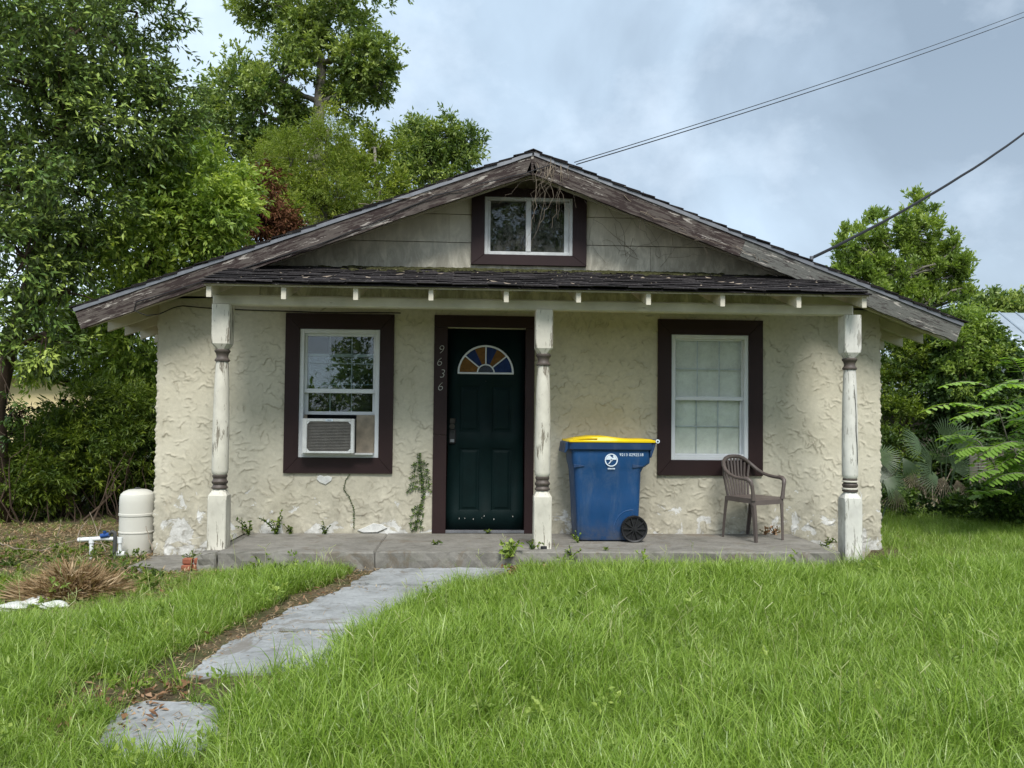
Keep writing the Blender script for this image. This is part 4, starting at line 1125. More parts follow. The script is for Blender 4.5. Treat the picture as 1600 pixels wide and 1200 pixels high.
tube('hose', 'hose', [(-.355, -.14, .012), (-.325, -.15, .030), (-.305, -.15, .020), (-.300, -.15, -.03), (-.302, -.15, gp)], .018, pv, 10)

# ---------------------------------------------------------------- garden path
path = thing('path', 'broken grey concrete garden path leading from the porch step', None, (2.2, -2.5, -.22), kind='structure')
def flag(pts, seed, zadd=.012, mat='pathc', step=.035, jit=.022, parent=path, thick=.08, name='slab'):
    rr = random.Random(seed); P = []
    n = len(pts)
    for i in range(n):
        a = Vector(pts[i]); b = Vector(pts[(i + 1) % n]); k = max(1, int((b - a).length / step))
        lo = 0
        for q in range(k):
            lo = .6 * lo + rr.uniform(-1, 1) * jit
            d = (b - a).normalized(); nrm = Vector((-d.y, d.x)); p = a.lerp(b, q / k) + nrm * lo * (0 if q == 0 else 1)
            P.append(p)
    bm = bmesh.new(); vs = [bm.verts.new((p.x, p.y, 0)) for p in P]
    f = bm.faces.new(vs)
    x0, x1 = min(p.x for p in P), max(p.x for p in P); y0, y1 = min(p.y for p in P), max(p.y for p in P)
    for ax, a, b in ((0, x0, x1), (1, y0, y1)):
        k = int((b - a) / .09)
        for i in range(1, k):
            co = [0, 0, 0]; no = [0, 0, 0]; co[ax] = a + (b - a) * i / k; no[ax] = 1
            bmesh.ops.bisect_plane(bm, geom=bm.verts[:] + bm.edges[:] + bm.faces[:], plane_co=co, plane_no=no)
    for v in bm.verts: v.co.z = gzf(v.co.x, v.co.y) + zadd + rr.uniform(-.0018, .0018)
    ex = bmesh.ops.extrude_face_region(bm, geom=bm.faces[:])
    vv = [g for g in ex['geom'] if isinstance(g, bmesh.types.BMVert)]
    bmesh.ops.translate(bm, vec=(0, 0, -thick), verts=vv)
    bmesh.ops.recalc_face_normals(bm, faces=bm.faces)
    return from_bm(name, bm, mat, parent)
def G2(u, v): p = atg(u, v, .012); return (p.x, p.y)
Lp = [(632, 872), (548, 915), (450, 955), (400, 987), (345, 1012), (288, 1056)]
Lw = [Vector(G2(*q)) for q in Lp]
wd_ = [.80, .80, .78, .78, .78, .80]
Rw = [p + Vector((w_, .0 - .02)) for p, w_ in zip(Lw, wd_)]
Lw[0] = Vector((2.36, -1.15)); Rw[0] = Vector((3.50, -1.15)); Rw[1].x += .10
PATH_L, PATH_R = Lw, Rw
gap = Vector((0, .012))
flag([Lw[0], Lw[1] + gap, Rw[1] + gap, Rw[0]], 1, .030)
flag([Lw[1] - gap, Lw[2] + gap, Lw[3] + gap, Rw[3] + gap, Rw[2], Rw[1] - gap], 2, .018)
flag([Lw[3] - gap, Lw[4], Lw[5], Rw[5], Rw[4], Rw[3] - gap], 3, .016)
lowp = [G2(*q) for q in ((232, 1096), (190, 1112), (165, 1135), (150, 1165), (210, 1190), (300, 1185), (345, 1150), (355, 1112), (310, 1100))]
flag([Vector(q) for q in lowp], 4, .02, 'pathc', .05, .008)

# ---------------------------------------------------------------- leaves and trees
def unit(v): return v / (np.linalg.norm(v, axis=-1, keepdims=True) + 1e-9)
def rdir(n): return unit(rng.normal(size=(n, 3)))
def leaf_arrays(P, D, L, Wd, tone, flat=.5, fold=.25, droop=0.):
    """P base, D direction, L length, Wd width -> quads folded along the midrib"""
    n = len(P); D = unit(D)
    up = np.tile([0, 0, 1.], (n, 1)) * flat + rdir(n) * (1 - flat)
    Sd = unit(np.cross(D, up)); Nn = np.cross(Sd, D)
    L = L[:, None]; Wd = Wd[:, None]
    mid = P + D * L * .45
    a = mid + Sd * Wd * .5 + Nn * Wd * fold; c = mid - Sd * Wd * .5 + Nn * Wd * fold
    tip = P + D * L - np.array([0, 0, 1.]) * L * droop
    V = np.stack([P, a, tip, c], 1).reshape(-1, 3)
    i = np.arange(n) * 4
    F = np.concatenate([np.stack([i, i + 1, i + 2], 1), np.stack([i, i + 2, i + 3], 1)])
    return V, F, np.repeat(tone, 4)
def crown_points(blobs, per, clumps, spread=.42, up=.15, twig=.3, nleaf=9, hollow=.55):
    """blobs: (cx,cy,cz,rx,ry,rz[,weight]); returns leaf bases, directions, tones, clump centres"""
    P = []; D = []; T = []; CC = []
    for b in blobs:
        c = np.array(b[:3], float); r = np.array(b[3:6], float); w = b[6] if len(b) > 6 else 1.
        k = max(3, int(clumps * w))
        d = rdir(k); rad = hollow + (1 - hollow) * rng.random((k, 1)) ** .6
        cc = c + d * r * rad
        CC.append(cc)
        nt_ = max(2, int(per * w / (k * nleaf)))
        sr = r.mean() * spread * rng.uniform(.55, 1.25, (k, 1))
        ct = rng.normal(.5, .22, k)
        tb = np.repeat(cc, nt_, 0) + rng.normal(size=(k * nt_, 3)) * np.repeat(sr, nt_, 0) * np.array([.5, .5, .38])
        od = unit(tb - c) * .7 + unit(tb - np.repeat(cc, nt_, 0)) * .7 + rdir(k * nt_) * .5 + np.array([0, 0, up])
        od = unit(od); tl = twig * rng.uniform(.6, 1.2, (len(tb), 1))
        tt = np.repeat(ct, nt_) + rng.normal(0, .07, len(tb))
        q = rng.random((len(tb), nleaf, 1))
        lp = tb[:, None] + od[:, None] * tl[:, None] * q + rng.normal(size=(len(tb), nleaf, 3)) * twig * .06
        ld = unit(od[:, None] * .8 + rng.normal(size=(len(tb), nleaf, 3)) * .55)
        lt = tt[:, None] + rng.normal(0, .10, (len(tb), nleaf)) + q[..., 0] * .14
        P.append(lp.reshape(-1, 3)); D.append(ld.reshape(-1, 3)); T.append(lt.ravel())
    return np.concatenate(P), np.concatenate(D), np.clip(np.concatenate(T), 0, 1), CC
def foliage(name, mat, blobs, per, clumps, ll, lw, parent, droop=.15, **k):
    P, D, T, CC = crown_points(blobs, per, clumps, **k)
    D = D - np.array([0, 0, droop]); n = len(P)
    V, F, tn = leaf_arrays(P, D, ll * rng.uniform(.6, 1.25, n), lw * rng.uniform(.65, 1.2, n), T)
    return tag(np_mesh(name, V, F, mat, parent, tn)), CC
def limb(bm, a, b, r0, r1, bend=.12, n=6, sides=7):
    a = Vector(a); b = Vector(b); L = (b - a).length
    o1 = Vector(rng.normal(size=3)) * L * bend; P = []
    for i in range(n + 1):
        t = i / n; P.append(a.lerp(b, t) + o1 * 4 * t * (1 - t) * .5 + Vector(rng.normal(size=3)) * L * .015)
    P[0] = a; P[-1] = b
    bm_tube(bm, P, [r0 + (r1 - r0) * (i / n) ** .8 for i in range(n + 1)], sides, cap=False)
    return P
def tree(name, label, trunk, tr_r, blobs, mat, bark, per, clumps, ll, lw, group=None, twigs=6, kinds=None, cat='tree', trunkname='trunk', **k):
    base = trunk[0]
    t = thing(name, label, cat, base, group)
    _, CC = foliage('crown', mat, blobs, per, clumps, ll, lw, t, **k)
    bm = bmesh.new(); bm_tube(bm, trunk, tr_r, 10)
    from_bm(trunkname, bm, bark, t, smooth=True)
    bm = bmesh.new(); TP = [Vector(p) for p in trunk]
    for b, cc in zip(blobs, CC):
        c = Vector(b[:3])
        cand = [p for p in TP[1:] if p.z < c.z + .2] or [TP[-1]]
        s = min(cand, key=lambda p: (p - c).length); i = TP.index(s)
        r0 = (tr_r[i] if hasattr(tr_r, '__len__') else tr_r) * .55
        Pp = limb(bm, s, c, r0, r0 * .4)
        for q in cc[:twigs]:
            limb(bm, Pp[random.randrange(3, 7)], Vector(q), r0 * .35, r0 * .08, .1, 4, 5)
    from_bm('branches', bm, bark, t, smooth=True)
    return t
def B(u, v, r, Y, ry=None, rz=None, w=1.):
    """ellipsoid seen at picture position u,v with radius r pixels, at depth Y"""
    c = at(u, v, Y); s = (Y + CAMD) / FPX
    return (c.x, c.y, c.z, r * s, (ry or r) * s, (rz or r) * s, w)
def TR(pts): return [tuple(at(u, v, Y)) for u, v, Y in pts]

# big glossy tree on the left, in front of the neighbour's wall
Yb = 2.6
tb_ = atg(5, 815); 
trunk = [(-2.9, 2.6, -.3)] + TR([(-10, 640, 2.6), (8, 560, 2.6), (38, 480, 2.6), (60, 400, 2.7), (80, 300, 2.8), (95, 180, 2.9), (110, 60, 3.0), (120, -80, 3.0)])
tree('broadleaf_tree', 'large tree with glossy small leaves filling the upper left corner', trunk, [.14, .13, .12, .11, .085, .075, .07, .055, .03],
     [B(60, 40, 115, 2.6, w=1.5), B(170, 60, 95, 2.9, w=1.3), B(90, 190, 110, 2.4, w=1.3), B(30, 290, 85, 2.2, w=.9), B(190, 190, 85, 3.0, w=1.1), B(215, 20, 52, 3.2, w=.6), B(150, 300, 80, 3.0, w=.75),
      B(10, 120, 90, 2.0, w=.9), B(60, 380, 55, 2.4, w=.3), B(265, 150, 38, 3.3, w=.25), B(280, 200, 32, 3.3, w=.22), B(110, 455, 60, 2.5, w=.2), B(-60, 60, 140, 2.6, w=.6), B(-60, 330, 100, 2.6, w=.5), B(60, -90, 150, 3.0, w=.8), B(130, 380, 60, 2.8, w=.35), B(25, 470, 50, 2.1, w=.22), B(70, 520, 45, 2.2, w=.18), B(10, 545, 40, 2.1, w=.14), B(40, 400, 60, 2.0, w=.4)],
     'L_left', 'bark', 4700, 30, .102, .038, twigs=10, twig=.28, nleaf=10, up=.0, droop=.22, spread=.33)
# second tree behind it, fuller and lighter green, reaching to the eave
trunk = [(-1.1, 5.2, -.3)] + TR([(165, 620, 5.2), (195, 520, 5.2), (225, 430, 5.2), (250, 350, 5.2), (265, 280, 5.2)])
tree('broadleaf_tree', 'rounded lighter green tree touching the left roof slope', trunk, [.15, .13, .10, .08, .06, .03],
     [B(305, 305, 68, 3.7, w=1.4), B(240, 390, 85, 3.9, w=1.5), B(342, 350, 40, 3.6, w=.8), B(210, 290, 70, 5.2, w=.9), B(165, 450, 75, 5.0, w=1.), B(330, 270, 38, 5.0, w=.5), B(280, 250, 45, 5.2, w=.5),
      B(210, 530, 70, 4.6, w=1.1), B(140, 545, 45, 4.8, w=.5), B(285, 440, 60, 5.4, w=.8), B(200, 585, 40, 4.6, w=.5), B(100, 500, 45, 4.6, w=.5), B(60, 570, 35, 4.4, w=.3)],
     'L_mid', 'bark', 6500, 24, .105, .040, twigs=6, twig=.30, nleaf=10, up=-.05, droop=.28, spread=.42)
# tall tree behind the ridge with a bare trunk section
trunk = [(1.2, 12, -.3)] + TR([(488, 330, 12), (494, 230, 12), (499, 160, 12), (503, 100, 12), (492, 60, 12), (470, 20, 12), (450, -60, 12)])
tree('tall_tree', 'tall dark green tree with pale bare trunk section showing against the sky', trunk, [.26, .2, .17, .14, .12, .09, .07, .05],
     [B(400, 175, 59, 12, w=1.4), B(360, 140, 43, 12.5, w=.8), B(350, 200, 48, 12, w=.8), B(440, 125, 40, 11.6, w=.8), B(440, 200, 48, 12.4, w=1.), B(455, 15, 57, 12, w=1.2), B(530, 15, 43, 12, w=.9), B(470, 60, 31, 11.6, w=.5), B(415, 5, 40, 12, w=.7),
      B(575, 105, 44, 12, w=1.1), B(600, 130, 25, 12, w=.4), B(545, 140, 35, 12.4, w=.7), B(555, 90, 28, 11.6, w=.5), B(400, 260, 57, 12.6, w=1.), B(460, 260, 52, 12.8, w=.8), B(500, 75, 22, 12, w=.2), B(545, 160, 26, 12, w=.35), B(490, -70, 105, 12, w=1)],
     'L_tall', 'bark_grey', 4300, 17, .13, .06, twigs=6, twig=.26, nleaf=10, up=.15, droop=.12, spread=.40)
tree('feathery_tree', 'soft yellow green tree just behind the left roof slope', [(1.3, 9, -.3)] + TR([(500, 420, 9), (505, 330, 9), (510, 250, 9), (512, 200, 9)]), [.16, .13, .1, .06, .03],
     [B(500, 260, 42, 9, rz=60, w=1.2), B(530, 310, 45, 8.8, rz=60, w=1.3), B(450, 265, 36, 9, rz=48, w=.9), B(470, 330, 46, 8.8, w=1.), B(520, 210, 24, 9, rz=40, w=.5), B(560, 340, 36, 9, w=.8), B(425, 320, 38, 9.3, w=.8), B(400, 250, 40, 9.8, w=.7), B(500, 370, 50, 9, w=.9)],
     'L_cyp', 'bark_grey', 5600, 20, .10, .020, twigs=5, twig=.34, nleaf=12, up=.1, droop=.35, spread=.40)
tree('bushy_tree', 'fuller bright green tree right of the feathery one behind the roof', [(2.6, 10.5, -.3)] + TR([(600, 380, 10.5), (590, 300, 10.5), (585, 230, 10.5)]), [.14, .11, .07, .03],
     [B(590, 300, 38, 10.5, w=1.1), B(570, 240, 32, 10.8, w=.5), B(620, 330, 28, 10.5, w=.6), B(560, 350, 42, 10.2, w=.8), B(600, 215, 26, 11, w=.35), B(545, 270, 28, 10.5, w=.5), B(640, 300, 22, 10.8, w=.3)],
     'L_cyp', 'bark_grey', 3600, 16, .11, .05, twigs=5, twig=.30, nleaf=9, up=.1, droop=.1, spread=.38)
tree('distant_tree', 'loose grey green tree whose top shows left of the gable peak', [(4.4, 15, -.3)] + TR([(690, 330, 15), (680, 280, 15), (672, 240, 15)]), [.2, .15, .1, .04],
     [B(650, 235, 26, 15, rz=32, w=.8), B(690, 225, 26, 15, w=.7), B(722, 235, 22, 15, w=.5), B(738, 218, 13, 15, w=.25), B(670, 270, 38, 15, w=1.), B(640, 285, 32, 15.3, w=.6), B(705, 265, 28, 15, w=.5), B(700, 200, 12, 15, w=.15), B(655, 210, 15, 15, w=.2)],
     'L_tall', 'bark_grey', 3300, 14, .15, .06, twigs=5, twig=.40, nleaf=9, up=.15, droop=.05, spread=.38)
tree('dead_tree', 'small rust brown dead tree between the green trees behind the roof', [(.1, 6.9, -.3)] + TR([(420, 400, 6.9), (412, 330, 6.9), (408, 280, 6.9)]), [.06, .05, .035, .015],
     [B(408, 318, 26, 6.9, rz=40, w=1.5), B(405, 360, 30, 6.9, w=1.3), B(440, 350, 22, 6.8, w=.7), B(414, 282, 15, 6.9, w=.5)],
     'L_brown', 'bark', 2100, 12, .10, .03, twigs=5, twig=.26, nleaf=9, droop=.5)
tree('young_tree', 'thin olive and rust mottled young tree in front of the feathery one', [(.6, 7.8, -.3)] + TR([(450, 420, 7.8), (448, 360, 7.8), (445, 320, 7.8)]), [.05, .04, .03, .012],
     [B(445, 335, 24, 7.8, w=1.), B(455, 365, 26, 7.8, w=1.)], 'L_cyp', 'bark', 1500, 12, .10, .03, twigs=5, twig=.26, nleaf=9, droop=.4)

# right: bright tree with upright shoots
def shoots(spec, Y):
    out = []
    for u, v0, v1, r, w in spec:
        n = max(2, int(abs(v1 - v0) / (r * 1.1)))
        for i in range(n + 1):
            t = i / n; out.append(B(u + (t * 6 - 3), v1 + (v0 - v1) * t, r * (1.15 - .75 * t), Y + rng.uniform(-.4, .4), rz=r * 1.2, w=w * (1.1 - .6 * t)))
    return out
sp = shoots([(1350, 358, 400, 11, .10), (1378, 345, 400, 11, .10), (1412, 335, 400, 12, .12), (1430, 322, 400, 11, .12), (1462, 350, 420, 12, .12), (1490, 372, 430, 12, .12), (1330, 368, 410, 10, .08), (1512, 400, 450, 11, .08), (1318, 372, 430, 17, .20), (1340, 385, 450, 24, .25), (1364, 358, 450, 24, .3), (1393, 358, 470, 26, .3), (1425, 330, 470, 26, .32), (1448, 345, 480, 26, .32), (1478, 375, 490, 26, .3), (1502, 410, 500, 20, .24), (1410, 440, 560, 50, .6), (1450, 450, 560, 50, .6), (1490, 470, 540, 30, .35), (1370, 420, 480, 30, .35), (1380, 400, 500, 46, .5), (1330, 410, 440, 30, .4), (1440, 400, 500, 46, .5)], 10.5)
tree('upright_tree', 'bright green tree with upright shoots rising behind the right eave', [(9.5, 10.5, -.3)] + TR([(1420, 600, 10.5), (1418, 500, 10.5), (1420, 430, 10.5), (1424, 370, 10.5)]), [.18, .15, .11, .07, .03],
     sp, 'L_right', 'bark_grey', 3700, 14, .10, .046, twigs=2, twig=.19, nleaf=9, up=.9, droop=-.3, spread=.34, hollow=.2)
for i, (u, v, r, lb) in enumerate(((1545, 482, 24, 'hazy dark green tree far behind the metal roof, left of two'), (1592, 480, 26, 'hazy dark green tree far behind the metal roof, at the right edge'))):
    c = at(u, v, 34)
    tree('distant_tree', lb, [(c.x, 34, -.3), (c.x, 34, c.z - .6), (c.x + .1, 34, c.z)], [.3, .2, .1],
         [B(u - 14, v + 6, 16, 34, w=.7), B(u + 8, v - 2, 14, 34, w=.7), B(u, v + 16, 24, 34, w=1.2), B(u + 20, v + 8, 14, 34, w=.6)], 'L_tall', 'bark_grey', 2200, 12, .28, .14, group=None, twigs=4, twig=.7, nleaf=9)
# bushes and vines right of the house
tree('background_bush', 'mid green bush seen under the right eave beside the wall', TR([(1420, 800, 6.5), (1420, 700, 6.5), (1415, 620, 6.5)]), [.08, .06, .03],
     [B(1410, 560, 42, 6.5, w=1.2), B(1450, 565, 38, 6.6, w=1.), B(1395, 610, 34, 6.4, w=.9), B(1440, 530, 34, 6.8, w=.8), B(1400, 660, 28, 5.6, rz=45, w=.7), B(1392, 720, 20, 5.2, rz=50, w=.6), B(1470, 600, 30, 6.8, w=.6)],
     'L_hedge', 'bark', 4200, 18, .075, .036, twigs=4, twig=.2, nleaf=9, cat='bush', trunkname='stem')
tree('vine_mound', 'dark vine smothered mound below the metal roof', TR([(1530, 810, 5.6), (1530, 700, 5.6), (1525, 600, 5.6)]), [.14, .12, .05],
     [B(1515, 545, 42, 5.8, w=1.3), B(1500, 600, 46, 5.6, w=1.3), B(1545, 580, 44, 5.6, w=1.2), B(1480, 650, 40, 5.8, w=1.), B(1540, 660, 55, 5.4, w=1.6), B(1585, 635, 42, 5.4, w=1.2), B(1590, 710, 60, 5.0, w=1.5), B(1500, 500, 22, 5.8, w=.35), B(1530, 520, 24, 5.9, w=.4), B(1560, 750, 60, 5.2, w=1.3), B(1650, 610, 40, 5.6, w=.8), B(1480, 740, 60, 5.8, w=1.2), B(1420, 750, 50, 6.2, w=1), B(1660, 690, 70, 5.6, w=1.2)],
     'L_vine', 'bark', 4200, 20, .085, .044, twigs=4, twig=.2, nleaf=9, cat='bush', trunkname='stem', up=-.2, droop=.4)
tree('yellow_green_vine', 'yellow green vine spilling over the top of the dark mound', TR([(1500, 640, 5.3), (1500, 560, 5.3), (1510, 520, 5.3)]), [.02, .018, .01],
     [B(1500, 505, 24, 5.3, w=.8), B(1525, 535, 26, 5.2, w=.8), B(1490, 545, 22, 5.2, w=.6), B(1555, 560, 18, 5.2, w=.35), B(1535, 505, 14, 5.3, w=.25), B(1510, 590, 20, 5.0, w=.3)],
     'L_right', 'bark', 1500, 12, .075, .036, twigs=3, twig=.2, nleaf=9, cat='vine', trunkname='stem')

# left hedge: feathery green top over dark twiggy shade
hb = []
for u, v, r, Y, w in ((40, 738, 34, 3.0, .6), (95, 690, 40, 3.2, .9), (130, 640, 34, 3.3, .7), (60, 745, 34, 2.8, .7), (150, 690, 48, 3.2, 1.1), (200, 650, 42, 3.4, 1.), (240, 650, 40, 3.6, .9), (115, 730, 48, 3.0, 1.), (190, 710, 48, 3.3, 1.1), (240, 700, 45, 3.6, 1.), (10, 760, 32, 2.7, .6),
                      (30, 790, 30, 2.9, .12), (90, 780, 35, 3.3, .12), (150, 760, 34, 3.6, .15), (210, 755, 30, 3.8, .2), (-50, 765, 40, 2.7, .6), (-60, 790, 50, 2.9, .2)):
    hb.append(B(u, v, r, Y, w=w))
hg = thing('hedge', 'overgrown feathery green hedge between the tree and the house corner', 'hedge', (-1.8, 3.3, -.25))
foliage('foliage', 'L_hedge', hb, 5200, 24, .085, .020, hg, twig=.24, nleaf=13, up=.12, droop=.15, spread=.42)
bm = bmesh.new()
for k in range(90):
    x = rng.uniform(-3.4, .1); y = rng.uniform(2.2, 3.9) + .25 * (x + 2)
    a = Vector((x, y, gzf(x, y) - .02)); b_ = a + Vector((rng.normal(0, .25), rng.normal(0, .2), rng.uniform(.5, 1.1)))
    limb(bm, a, b_, rng.uniform(.006, .018), .003, .25, 6, 5)
from_bm('stems', bm, 'bark', hg, smooth=True)
MT['L_thatch'] = m_leaf('dead_thatch', (.012, .010, .007), (.028, .022, .015), (.06, .048, .032), .1, .9, .1)  # near-black brown paints the shade inside the lower hedge
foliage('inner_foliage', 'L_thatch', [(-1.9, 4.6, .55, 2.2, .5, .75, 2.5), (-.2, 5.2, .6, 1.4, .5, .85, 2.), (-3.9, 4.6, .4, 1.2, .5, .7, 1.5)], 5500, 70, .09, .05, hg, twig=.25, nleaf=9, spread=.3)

# hanging dead vine at the far left
bm = bmesh.new()
for u0, v0, u1, v1 in ((2, 560, 30, 640), (30, 640, 38, 690), (0, 600, 8, 680), (8, 600, 25, 655)):
    limb(bm, at(u0, v0, 1.6), at(u1, v1, 1.6), .006, .004, .15)
hv = thing('hanging_twig', 'dead brown leafy twig hanging at the left edge of the view', 'twig', tuple(at(2, 560, 1.6)))
from_bm('stem', bm, 'bark', hv)
foliage('dead_leaves', 'L_vine', [B(26, 650, 12, 1.6, rz=22, w=1), B(8, 640, 7, 1.6, rz=30, w=.6), B(14, 690, 6, 1.6, w=.4)], 160, 6, .055, .03, hv, twig=.08, nleaf=6, droop=.9)

# ---------------------------------------------------------------- neighbours
nb = thing('neighbour_house', 'pale yellow neighbouring house glimpsed behind the left tree and hedge', 'house', (-10, 16, -.3))
c0 = at(-260, 600, 13); c1 = at(140, 600, 13)
box('wall', 'yellow_wall', c0.x, c1.x, 13, 19, -.3, 2.05, nb, .01)
box('wall', 'grey_wall', c1.x + .003, c1.x + 4.2, 14.5, 19, -.3, 1.85, nb, .01)
prism('roof', 'metal_roof', [(12.6, 2.06), (16, 3.3), (19.4, 2.06), (19.4, 2.12), (16, 3.38), (12.6, 2.14)], 'x', c0.x - .3, c1.x + .3, nb)
prism('roof', 'metal_roof', [(14.1, 1.86), (16.5, 2.75), (19.3, 1.86), (19.3, 1.92), (16.5, 2.83), (14.1, 1.94)], 'x', c1.x + .32, c1.x + 4.5, nb)
for x in (c0.x + 1.2, c0.x + 3.2):
    f = box('window', 'vinyl', x, x + .9, 12.96, 13.02, .7, 1.7, nb)
    box('pane', 'blue_d', x + .06, x + .84, 12.95, 12.97, .76, 1.64, f, 0)
rb = thing('metal_roofed_house', 'neighbouring house with pale standing seam metal roof at the right edge', 'house', (16.5, 15, -.3))
A = at(1535, 487, 14); Bq = at(1608, 552, 10.5)
# a roof plane whose left rake runs down towards the viewer
ridgeY, eaveY = 14.0, 10.0
xl0 = at(1535, 488, ridgeY); xl1 = at(1612, 556, eaveY)
def roofpt(x, t, dz=0): return Vector((x, ridgeY + (eaveY - ridgeY) * t, xl0.z + (xl1.z - xl0.z) * t + dz))
bm = bmesh.new()
q = [roofpt(xl0.x, 0), roofpt(xl0.x + 9, 0), roofpt(xl0.x + 9, 1), roofpt(xl1.x, 1)]
vt = [bm.verts.new(p) for p in q]; vb = [bm.verts.new(p - Vector((0, 0, .08))) for p in q]
bm.faces.new(vt); bm.faces.new(vb[::-1])
for k in range(4): bm.faces.new((vt[k], vb[k], vb[(k + 1) % 4], vt[(k + 1) % 4]))
bmesh.ops.recalc_face_normals(bm, faces=bm.faces)
rf = from_bm('roof', bm, 'metal_roof', rb)
for k in range(1, 16):
    x = xl0.x + k * .5; dxs = (xl1.x - xl0.x)
    tube('roof_seam', 'metal_roof', [roofpt(x, 0, .02), roofpt(x + dxs * 1.0, 1, .02)], .022, rf, 4)
tube('rake_trim', 'white', [roofpt(xl0.x, 0, -.02), roofpt(xl1.x, 1, -.02)], .05, rf, 6)
prism('roof_back', 'metal_roof', [(14.0, xl0.z), (18, xl1.z), (18, xl1.z - .08), (14.0, xl0.z - .08)], 'x', xl0.x, xl0.x + 9, rb)
box('wall', 'grey_wall', xl1.x + .4, xl0.x + 8.6, 10.4, 17.6, -.3, xl1.z - .05, rb, .01)
bh = thing('background_hedge', 'tall loose hedge closing the back of the neighbouring yard on the right', 'hedge', (12, 12, -.3))
foliage('foliage', 'L_tall', [(x, 12.5 + rng.uniform(-.8, .8), .8, 1.0, .8, rng.uniform(.8, 1.3), 1.) for x in np.arange(9, 30, 1.3)], 1500, 16, .13, .07, bh, twig=.3, nleaf=8)
tl = thing('treeline', 'far low line of trees closing the view behind the houses', 'trees', (0, 62, -.3), kind='stuff')
foliage('foliage', 'L_tall', [(x, 60 + rng.uniform(-5, 5), 1.5, 4.5, 3, rng.uniform(2, 3.6), 1.) for x in range(-70, 90, 6)], 1100, 18, .7, .4, tl, twig=1.2, nleaf=8)
tl.children[0]['kind'] = 'stuff'
# small shed with a tin roof in the shade
sh = thing('garden_shed', 'small shaded shed with a corrugated tin roof edge among the bushes', 'shed', (10.4, 8.3, -.3))
s0 = at(1400, 618, 7.4); s1 = at(1452, 598, 8.4)
box('wall', 'fence_wood', s0.x - .3, s0.x + 1.8, 7.9, 9.4, -.3, s0.z - .1, sh, .01)
bm = bmesh.new()
q = [Vector((s0.x - .5, 7.5, s0.z - .04)), Vector((s0.x + 2.0, 7.5, s0.z - .04)), Vector((s0.x + 2.0, 9.6, s0.z + .42)), Vector((s0.x - .5, 9.6, s0.z + .42))]
vt = [bm.verts.new(p) for p in q]; vb = [bm.verts.new(p - Vector((0, 0, .04))) for p in q]
bm.faces.new(vt); bm.faces.new(vb[::-1])
for k in range(4): bm.faces.new((vt[k], vb[k], vb[(k + 1) % 4], vt[(k + 1) % 4]))
bmesh.ops.recalc_face_normals(bm, faces=bm.faces)
rs = from_bm('roof', bm, 'metal_roof', sh)
# weathered board fence behind the shrub
fn = thing('board_fence', 'weathered grey board fence in the shade behind the right hand shrub', 'fence', (10.9, 4.2, -.2))
x = at(1515, 800, 4.2).x
for k in range(16):
    h = random.uniform(.68, .78); w_ = .135
    box('fence_board', 'fence_wood', x, x + w_, 4.19, 4.21, gzf(x, 4.2) - .02, h, fn, .003); x += w_ + random.uniform(.006, .02)
box('rail', 'fence_wood', at(1515, 800, 4.2).x, x, 4.213, 4.25, .42, .50, fn)

# ---------------------------------------------------------------- palmetto, fern-leaved shrub, weeds
def fan_leaf(V, F, T, base, d, size, nseg=22, spread=150, droop=.3, tone=.5, wid=.028, tilt=None):
    """one palmetto fan: stiff narrow segments radiating from the stalk end"""
    d = np.array(d, float); d /= np.linalg.norm(d); up = np.array([0, 0, 1.])
    if tilt is not None: up = np.array(tilt, float)
    s = np.cross(d, up); s /= np.linalg.norm(s); nrm = np.cross(s, d)
    for k in range(nseg):
        a = radians(-spread / 2 + spread * k / (nseg - 1)); dd = d * cos(a) + s * sin(a)
        L = size * (.72 + .28 * cos(a)) * rng.uniform(.9, 1.08); sd = np.cross(dd, nrm); sd /= np.linalg.norm(sd)
        i = len(V); w_ = wid
        p0 = np.array(base); p1 = p0 + dd * L * .45 + nrm * .02; p2 = p0 + dd * L * .8 - up * droop * L * .12; p3 = p0 + dd * L - up * droop * L * .35
        for p, ww in ((p0, .2), (p1, 1), (p2, .7), (p3, .05)):
            V.append(p + sd * w_ * ww * .5 + nrm * w_ * .18 * ww); V.append(p - sd * w_ * ww * .5 + nrm * w_ * .18 * ww)
            T += [tone + rng.normal(0, .03)] * 2
        for q in range(3): F.append((i + q * 2, i + q * 2 + 1, i + q * 2 + 3, i + q * 2 + 2))
def palmetto(label, Y, specs, dead, base):
    t = thing('palmetto', label, 'palm', tuple(base), 'palmettos beside the house')
    for (u, v, du, dv, s, sp_) in specs:
        V, F, T = [], [], []
        e = at(u, v, Y + rng.uniform(-.15, .15)); d = (RGT * du + Vector((0, 0, 1)) * dv + Vector((0, -1, 0)) * .35).normalized()
        fan_leaf(V, F, T, e, d, s * .92, 19, sp_, .5, float(np.clip(rng.normal(.45, .2), 0, 1)), .013, tilt=(rng.normal(0, .3), -.75, .6))
        o = np_mesh('frond', V, F, 'L_palm', t, T)
        bm = bmesh.new(); bm_tube(bm, [Vector(base), Vector(base).lerp(e, .5) + Vector((0, 0, .06)), e], [.012, .009, .007], 6)
        from_bm('stalk', bm, 'L_palm', o)
    if dead:
        V, F, T = [], [], []
        for (u, v, s) in dead:
            e = at(u, v, Y - .1); fan_leaf(V, F, T, e, (rng.normal(0, .3), -.2, -1), s, 12, 85, -.1, .5, .009, tilt=(0, -1, .1))
        np_mesh('dead_fronds', V, F, 'L_palm_dead', t, T)
    return t
